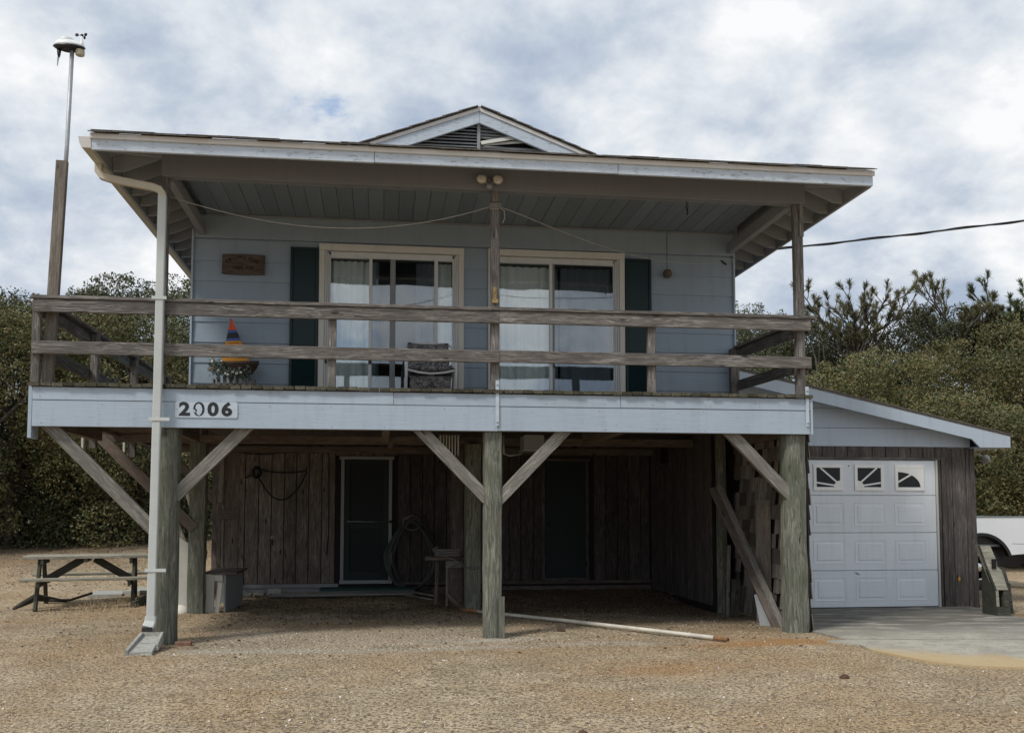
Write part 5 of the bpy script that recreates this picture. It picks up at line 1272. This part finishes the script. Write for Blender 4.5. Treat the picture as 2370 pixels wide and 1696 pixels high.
wheel(wc, 5.70, 1); wheel(wc, 7.16, -1); wheel(5.75, 5.70, 1); wheel(5.75, 7.16, -1)

# ------------------------------------------------------------------ ground cover
def inside_house(x, y): return (y > 5.4) & (x > -3.7) & (x < 3.5)
def on_slab(x, y): return ((x > 3.55) & (x < 8.6) & (y > -2.85) & (y < 2.8)) & ~((x < 4.3) & (y < -2.1)) & ~((x > 7.0) & (y > .9)) & ~((x < 5.5) & (y < -2.78))
def scatter(name, N, xr, yr, dens, size, mat, lab, flat=False, up=.5):
    x = rng.uniform(*xr, N); y = rng.uniform(*yr, N)
    keep = dens(x, y) > rng.uniform(0, 1, N); x, y = x[keep], y[keep]
    ok = ~inside_house(x, y) & ~on_slab(x, y) & ~((x > 3.8) & (x < 7.4) & (y > 2.6) & (y < 8.6)); x, y = x[ok], y[ok]; n = len(x)
    z = np.array([gz(a, c) for a, c in zip(x, y)]) + .002
    c = np.stack([x, y, z], 1); a = rng.uniform(0, 2 * np.pi, n); s = rng.uniform(size[0], size[1], n)[:, None]
    if flat:
        d = np.stack([np.cos(a), np.sin(a), rng.normal(0, .25, n)], 1); e = np.stack([-np.sin(a), np.cos(a), rng.normal(0, .25, n)], 1)
        c[:, 2] += .004
        V = np.stack([c - d * s / 2, c - e * s * .35 + [0, 0, .002], c + d * s / 2, c + e * s * .35 + [0, 0, .003]], 1)
    else:
        d = np.stack([np.cos(a) * (1 - up), np.sin(a) * (1 - up), up * rng.uniform(.15, 1, n)], 1); e = np.stack([-np.sin(a), np.cos(a), np.zeros(n)], 1) * rng.uniform(.0018, .0042, n)[:, None]
        mid = c + d * s * .55 + np.stack([np.zeros(n), np.zeros(n), .1 * s[:, 0]], 1)
        V = np.stack([c - e, mid - e * .8, c + d * s, mid + e * .8], 1)
    me = bigmesh(name, V.reshape(-1, 3), np.arange(n * 4).reshape(-1, 4), mat)
    o = bpy.data.objects.new(name, me); reg(o, Matrix()); tag(o, lab, kind='stuff'); return o
fall = lambda x, y: np.clip(1.15 - (y + 6) / 15, .15, 1)
grassd = lambda x, y: fall(x, y) * np.where((y > -.2) & (x > -3.3) & (x < 3.6), .18, 1.0) * np.clip(.55 + .6 * np.sin(x * 2.1 + y) * np.sin(y * 2.7 - x * .8), .2, 1)
scatter('dry_grass', 230000, (-9, 9), (-6, 8), grassd, (.018, .05), 'dry_blade', 'short straw-coloured dead grass matted over the yard')
scatter('shell_gravel', 44000, (-7, 6), (-5.5, 5.4), lambda x, y: np.where(x > 3.5, .12, .14) * fall(x, y) + .9 * np.exp(-((y + .62) / .2) ** 2) * (x > -3.3) * (x < 1.2) + .25 * (y > -.4) * (y < 3) * (x > -3.4) * (x < 3), (.008, .026), 'shell_chip', 'small pale bits of broken shell strewn in the sand', True)
scatter('leaf_litter', 60000, (-12, 9), (-1.2, 17), lambda x, y: .9 * (y > 1.6) * (y < 5.5) * (x > -3.5) * (x < 3.4) * np.clip((y - 1) / 3, 0, 1) + .30 * (y > 8) * (x < 0) + .06, (.02, .06), 'litter_leaf', 'dead brown leaves scattered under the house and along the thicket', True)
scatter('weed_tuft', 5000, (-6.2, -4.3), (3.6, 5.2), lambda x, y: .8 * np.exp(-((x + 5.2) / .5) ** 2), (.05, .16), 'dry_blade', 'taller dry weeds growing under the picnic table', False, .75)
scatter('green_weed', 5200, (-2.2, 2.4), (-.75, -.35), lambda x, y: .5 * (np.sin(x * 4.3) > .45), (.012, .03), 'olive_leaf', 'small green weeds creeping along the shell line', False, .4)
def clod(x, y, s, lab):
    o = lathe('pine_cone', [(s * .2, s * .9), (s * .7, s * .7), (s, s * .2), (s * .8, -s * .2)], 'dead_leaf', Matrix.Translation((x, y, .0)), None, 9); tag(o, lab, 'pine cone')
clod(2.62, -3.0, .045, 'dark brown pine cone on the dry grass right of the middle'); clod(.86, .55, .05, 'dark brown pine cone on the sand near the white pipe'); clod(.02, -4.75, .035, 'dark brown pine cone at the bottom edge of the yard')

def brush(name, N, xr, yr, zr, mat, lab):
    x = rng.uniform(*xr, N); y = rng.uniform(*yr, N); f = np.array([noise.noise(Vector((a * .9, c * .6, 1))) for a, c in zip(x, y)])
    z = np.array([gz(a, c) for a, c in zip(x, y)]) + rng.uniform(0, 1, N) ** 1.5 * (zr * (.75 + f * 1.2))
    d = rng.normal(0, 1, (N, 3)); d /= np.linalg.norm(d, axis=1)[:, None]; e = np.cross(d, rng.normal(0, 1, (N, 3))); e /= np.linalg.norm(e, axis=1)[:, None]
    c = np.stack([x, y, z], 1); s_ = rng.uniform(.05, .12, (N, 1)); V = np.stack([c, c + d * s_ * .5 + e * s_ * .28, c + d * s_, c + d * s_ * .5 - e * s_ * .28], 1).reshape(-1, 3)
    o = bpy.data.objects.new(name, bigmesh(name, V, np.arange(N * 4).reshape(-1, 4), mat)); reg(o, Matrix()); tag(o, lab, kind='stuff')
brush('undergrowth', 60000, (-18, -3.5), (14.5, 18), 2.6, 'oak_leaf', 'tangled dark undergrowth at the foot of the left thicket')
brush('undergrowth', 50000, (9, 24), (12, 18), 2.2, 'olive_leaf', 'tangled olive undergrowth at the foot of the right thicket')
# ------------------------------------------------------------------ trees
def leaves(centers, outward, s0, s1):
    n = len(centers); d = outward * .35 + rng.normal(0, 1, (n, 3)) * .75 + [0, 0, .25]; d /= np.linalg.norm(d, axis=1)[:, None]
    e = np.cross(d, outward + rng.normal(0, .6, (n, 3))); e /= np.linalg.norm(e, axis=1)[:, None] + 1e-9
    s = rng.uniform(s0, s1, n)[:, None]
    return np.stack([centers, centers + d * s * .5 + e * s * .28, centers + d * s, centers + d * s * .5 - e * s * .28], 1).reshape(-1, 3)


def oak_crown(name, h, R_, nl, mat, seed):
    global rng
    g = np.random.default_rng(seed); cs = []; rs = []
    while len(cs) < 60:
        z = g.uniform(.25, h - .25); f = z / h
        env = R_ * (.72 + .28 * math.sin(min(1, f * 1.3) * math.pi / 2)) * math.sqrt(max(.02, 1 - max(0, (f - .45) / .55) ** 2.2))
        a = g.uniform(0, 2 * math.pi); rr = env * math.sqrt(g.uniform(.25, 1)) * g.uniform(.85, 1.08)
        cs.append((rr * math.cos(a), rr * math.sin(a), z)); rs.append(g.uniform(.32, .85))
    for k in range(44):   # sprigs breaking the outline
        a = g.uniform(0, 2 * math.pi); rr = R_ * g.uniform(0, .85); f = max(0, 1 - (rr / R_) ** 2)
        cs.append((rr * math.cos(a), rr * math.sin(a), h * (.70 + .30 * math.sqrt(f)) + g.uniform(-.15, .5))); rs.append(g.uniform(.10, .26))
    cs, rs = np.array(cs), np.array(rs); w_ = rs ** 2; idx = g.choice(len(cs), nl, p=w_ / w_.sum())
    d = g.normal(0, 1, (nl, 3)); d[:, 2] = d[:, 2] * .85 + .5; d /= np.linalg.norm(d, axis=1)[:, None]
    rad = rs[idx] * (g.uniform(.45, 1.08, nl)) ** .55
    # clustered twigs
    tw = g.integers(0, 60, nl); tg_ = g.normal(0, 1, (len(cs), 60, 3)); tg_ /= np.linalg.norm(tg_, axis=2)[:, :, None]
    d = .45 * d + .75 * tg_[idx, tw]; d /= np.linalg.norm(d, axis=1)[:, None]
    p = cs[idx] + d * rad[:, None] * [1.05, 1.05, .85]; p[:, 2] = np.maximum(p[:, 2], .05)
    V = leaves(p, d, .045, .10)
    return bigmesh(name, V, np.arange(nl * 4).reshape(-1, 4), mat)


def oak_trunk(h, seed):
    g = random.Random(seed); bm = bmesh.new()
    def limb(p, d, L, r_, depth):
        n = 5; pts = [p.copy()]; q = p.copy(); dd = d.copy()
        for i in range(n): dd = (dd + Vector((g.uniform(-.3, .3), g.uniform(-.3, .3), g.uniform(-.05, .2)))).normalized(); q = q + dd * L / n; pts.append(q.copy())
        ringp = None
        for i, c in enumerate(pts):
            rr = r_ * (1 - .6 * i / n); t = (pts[min(i + 1, n)] - pts[max(i - 1, 0)]).normalized(); u = t.orthogonal().normalized(); v = t.cross(u)
            ring = [bm.verts.new(c + (u * math.cos(k * 1.0472) + v * math.sin(k * 1.0472)) * rr) for k in range(6)]
            if ringp:
                for k in range(6): bm.faces.new((ringp[k], ringp[(k + 1) % 6], ring[(k + 1) % 6], ring[k]))
            ringp = ring
        if depth: 
            for k in range(4 if depth > 1 else 3):
                b_ = pts[g.randint(2, n)]; limb(b_, (dd + Vector((g.uniform(-1.1, 1.1), g.uniform(-1.1, 1.1), g.uniform(0, .8)))).normalized(), L * .62, r_ * .5, depth - 1)
    for k in range(3): limb(Vector((g.uniform(-.3, .3), g.uniform(-.3, .3), -.2)), Vector((g.uniform(-.5, .5), g.uniform(-.5, .5), 1)).normalized(), h * .55, .13, 2)
    me = bpy.data.meshes.new('trunk'); bm.to_mesh(me); bm.free(); me.materials.append(MATS['bark']); return me


TP = {}
for key, h, R_, nl, mat in (('a', 7.2, 2.5, 52000, 'oak_leaf'), ('b', 6.6, 2.2, 46000, 'oak_leaf'), ('c', 5.6, 2.7, 48000, 'olive_leaf'), ('d', 6.2, 2.3, 46000, 'olive_leaf'), ('e', 3.0, 1.8, 30000, 'olive_leaf')):
    TP[key] = (oak_crown('crown', h, R_, nl, mat, ord(key)), oak_trunk(h, ord(key)), h)
def oak(kind, x, y, top, lab, rz_, name='live_oak', grp=None, zoff=0):
    cm, tmh, h = TP[kind]; z = gz(x, y) - .05; s = (top - z) / h
    M = Matrix.Translation((x, y, z)) @ Matrix.Rotation(R(rz_), 4, 'Z') @ Matrix.Diagonal((1.0, 1.0, s, 1)) if abs(s - 1) < .6 else Matrix.Translation((x, y, z)) @ Matrix.Scale(s, 4)
    t = bpy.data.objects.new(name, None); t.empty_display_size = .2; reg(t, M); tag(t, lab, 'shrub' if name == 'wax_myrtle' else 'tree', grp)
    for nm, me in (('crown', cm), ('trunk', tmh)):
        o = bpy.data.objects.new(nm, me); col.objects.link(o); o.parent = t
    return t
Gl = 'oaks in the thicket left of the house'
for a in (('a', -14.6, 15.2, 7.6, 'dark oak cut off by the left edge of the picture', 20), ('b', -12.1, 16.6, 7.0, 'dark oak at the far left, first one seen whole from the picture edge', 80), ('d', -10.6, 15.2, 6.4, 'low olive-green oak in front of its neighbours left of the wooden pole', 10),
          ('a', -10.0, 18.0, 7.1, 'dark oak directly behind the wooden weather-station pole', 150), ('b', -8.6, 18.2, 7.6, 'tallest dark oak between the wooden pole and the downspout', 200), ('c', -8.0, 15.8, 6.3, 'olive-green oak behind the left deck railing', 33),
          ('a', -6.9, 18.6, 7.7, 'dark oak behind the white downspout', 260), ('b', -5.2, 17.5, 7.3, 'dark oak touching the left corner of the house wall', 300), ('d', -12.9, 13.9, 6.2, 'low bushy oak beside the left picture edge, in front of the dark one', 70)): oak(*a, grp=Gl)
for a in (('a', -17.5, 17, 7.2, 'dark oak beyond the left picture edge', 0), ('b', -2.6, 18, 7.0, 'dark oak hidden behind the upper storey of the house', 40), ('a', 6.3, 19.5, 7.0, 'dark oak hidden behind the right end of the porch roof', 80), ('b', -13.6, 22.5, 7.3, 'dark oak in the back row at the far left', 10), ('a', -10.9, 23, 7.3, 'dark oak in the back row seen through gaps left of the wooden pole', 120), ('b', -7.4, 23, 7.3, 'dark oak in the back row behind the railing', 190)): oak(*a, grp='oaks in the back row')
Gr = 'oaks in the thicket right of the house'
for a in (('b', 12.0, 22.0, 7.3, 'dark oak in the back row behind the sparse pine', 10), ('a', 15.7, 22.5, 7.4, 'dark oak in the back row right of the sparse pine', 60), ('b', 19.0, 22, 8.0, 'dark oak in the back row behind the green pine', 110), ('a', 22.8, 21, 7.0, 'dark oak in the back row beyond the right picture edge', 150)): oak(*a, grp='oaks in the back row')
for a in (('a', 9.2, 17.8, 7.3, 'dark oak rising just right of the porch roof corner post', 40), ('b', 11.4, 18.6, 7.1, 'dark oak behind the top of the garage roof', 100), ('c', 12.6, 15.2, 5.5, 'yellow-green spreading oak above the middle of the garage roof', 10), ('b', 14.2, 19.5, 6.9, 'dull green oak at the notch in the right skyline', 200),
          ('c', 15.4, 15.8, 5.9, 'yellow-green oak right above the garage eave', 120), ('a', 16.6, 18.8, 7.6, 'dark oak left of the bright green pine', 300), ('c', 18.4, 16.0, 6.9, 'broad olive oak below the pines at the right edge', 240), ('d', 20.5, 18.2, 7.3, 'olive oak cut off by the right picture edge', 15),
          ('d', 10.4, 14.6, 4.5, 'low olive oak behind the right deck railing', 75), ('d', 17.0, 13.2, 3.9, 'low olive oak behind the garage eave lamp', 165), ('c', 20.3, 14.4, 5.4, 'low broad oak at the right picture edge behind the truck', 95), ('a', 24.0, 18, 7.6, 'oak beyond the right picture edge', 0), ('d', 14.0, 12.9, 4.2, 'low olive oak hidden behind the garage', 55)): oak(*a, grp=Gr)
for a in (('e', 13.2, 11.6, 3.4, 'yellow-green bush just behind the truck bed beside the garage', 0), ('e', 15.6, 11.4, 2.9, 'yellow-green bush behind the truck at the right edge', 90), ('e', 18.2, 11.8, 3.4, 'yellow-green bush beyond the right picture edge', 190)): oak(*a, name='wax_myrtle', grp='bushes behind the truck')


def pine(x, y, top, lab, seed, dens, mat, spread, ln, up_=.6, droop=0):
    g = random.Random(seed); z0 = gz(x, y); H_ = top - z0
    t = thing('pine_tree', lab, 'tree', (x, y, z0), 'pines standing above the thicket')
    tips = []; segs = []
    def grow(p, d, L, r_, depth):
        n = 4; q = p.copy(); pts = [q.copy()]
        for i in range(n):
            d = (d + Vector((g.uniform(-.22, .22), g.uniform(-.22, .22), up_ * .22))).normalized(); q = q + d * L / n; pts.append(q.copy())
            if depth == 0 and i > 1: tips.append((q.copy(), d.copy()))
        segs.append((pts, r_))
        if depth > 0:
            for k in range(3 + (depth > 1)):
                b_ = pts[g.randint(1, n)]; grow(b_, (d + Vector((g.uniform(-1, 1), g.uniform(-1, 1), g.uniform(-.1, .7)))).normalized(), L * g.uniform(.45, .7), r_ * .55, depth - 1)
        tips.append((q, d)) if depth < 2 else None
    base = Vector((x, y, z0 + H_ * .70)); segs.append(([Vector((x, y, z0 - .2)), Vector((x + .1, y, z0 + H_ * .4)), base], .13))
    for k in range(dens): a = k * 2.4; grow(base + Vector((0, 0, H_ * .06 * k / dens * 3)), Vector((math.cos(a) * spread, math.sin(a) * spread, 1)).normalized(), H_ * ln * g.uniform(.7, 1), .05, 2)
    bm = bmesh.new()
    for pts, r_ in segs:
        rp_ = None; n = len(pts) - 1
        for i, c in enumerate(pts):
            tt = (pts[min(i + 1, n)] - pts[max(i - 1, 0)]).normalized(); u = tt.orthogonal().normalized(); v = tt.cross(u); rr = r_ * (1 - .5 * i / n)
            ring = [bm.verts.new(c + (u * math.cos(k * 1.257) + v * math.sin(k * 1.257)) * rr) for k in range(5)]
            if rp_:
                for k in range(5): bm.faces.new((rp_[k], rp_[(k + 1) % 5], ring[(k + 1) % 5], ring[k]))
            rp_ = ring
    me = bpy.data.meshes.new('trunk'); bm.to_mesh(me); bm.free(); me.materials.append(MATS['bark']); reg(bpy.data.objects.new('trunk', me), Matrix(), t)
    tp = np.array([tuple(p) for p, d in tips]); td = np.array([tuple(d) for p, d in tips]); k = 30
    c = np.repeat(tp, k, 0) - np.repeat(td, k, 0) * rng.uniform(0, .10, (len(tp) * k, 1)); d = np.repeat(td, k, 0) * .9 + rng.normal(0, .42, (len(c), 3)) + [0, 0, .15]; d /= np.linalg.norm(d, axis=1)[:, None]
    e = np.cross(d, rng.normal(0, 1, d.shape)); e /= np.linalg.norm(e, axis=1)[:, None]; e *= .008
    s = rng.uniform(.12, .22, (len(c), 1)); V = np.stack([c - e, c + e, c + d * s + e * .5, c + d * s - e * .5], 1).reshape(-1, 3)
    me = bigmesh('crown', V, np.arange(len(c) * 4).reshape(-1, 4), mat); reg(bpy.data.objects.new('crown', me), Matrix(), t)
pine(13.6, 18.2, 8.0, 'sparse half-bare pine standing above the thicket behind the garage', 5, 12, 'tree_needle', 1.9, .22, .28)
pine(17.2, 18.2, 7.8, 'ragged brownish pine left of the bright green pine', 9, 13, 'tree_needle', 1.5, .21, .3)
pine(18.7, 17.6, 7.9, 'bright green pine at the right edge of the picture', 3, 20, 'pine_green', 1.4, .18, .25)
pine(20.4, 18.0, 8.3, 'bright green pine beyond the right edge of the picture', 13, 12, 'pine_green', .7, .18, .3)
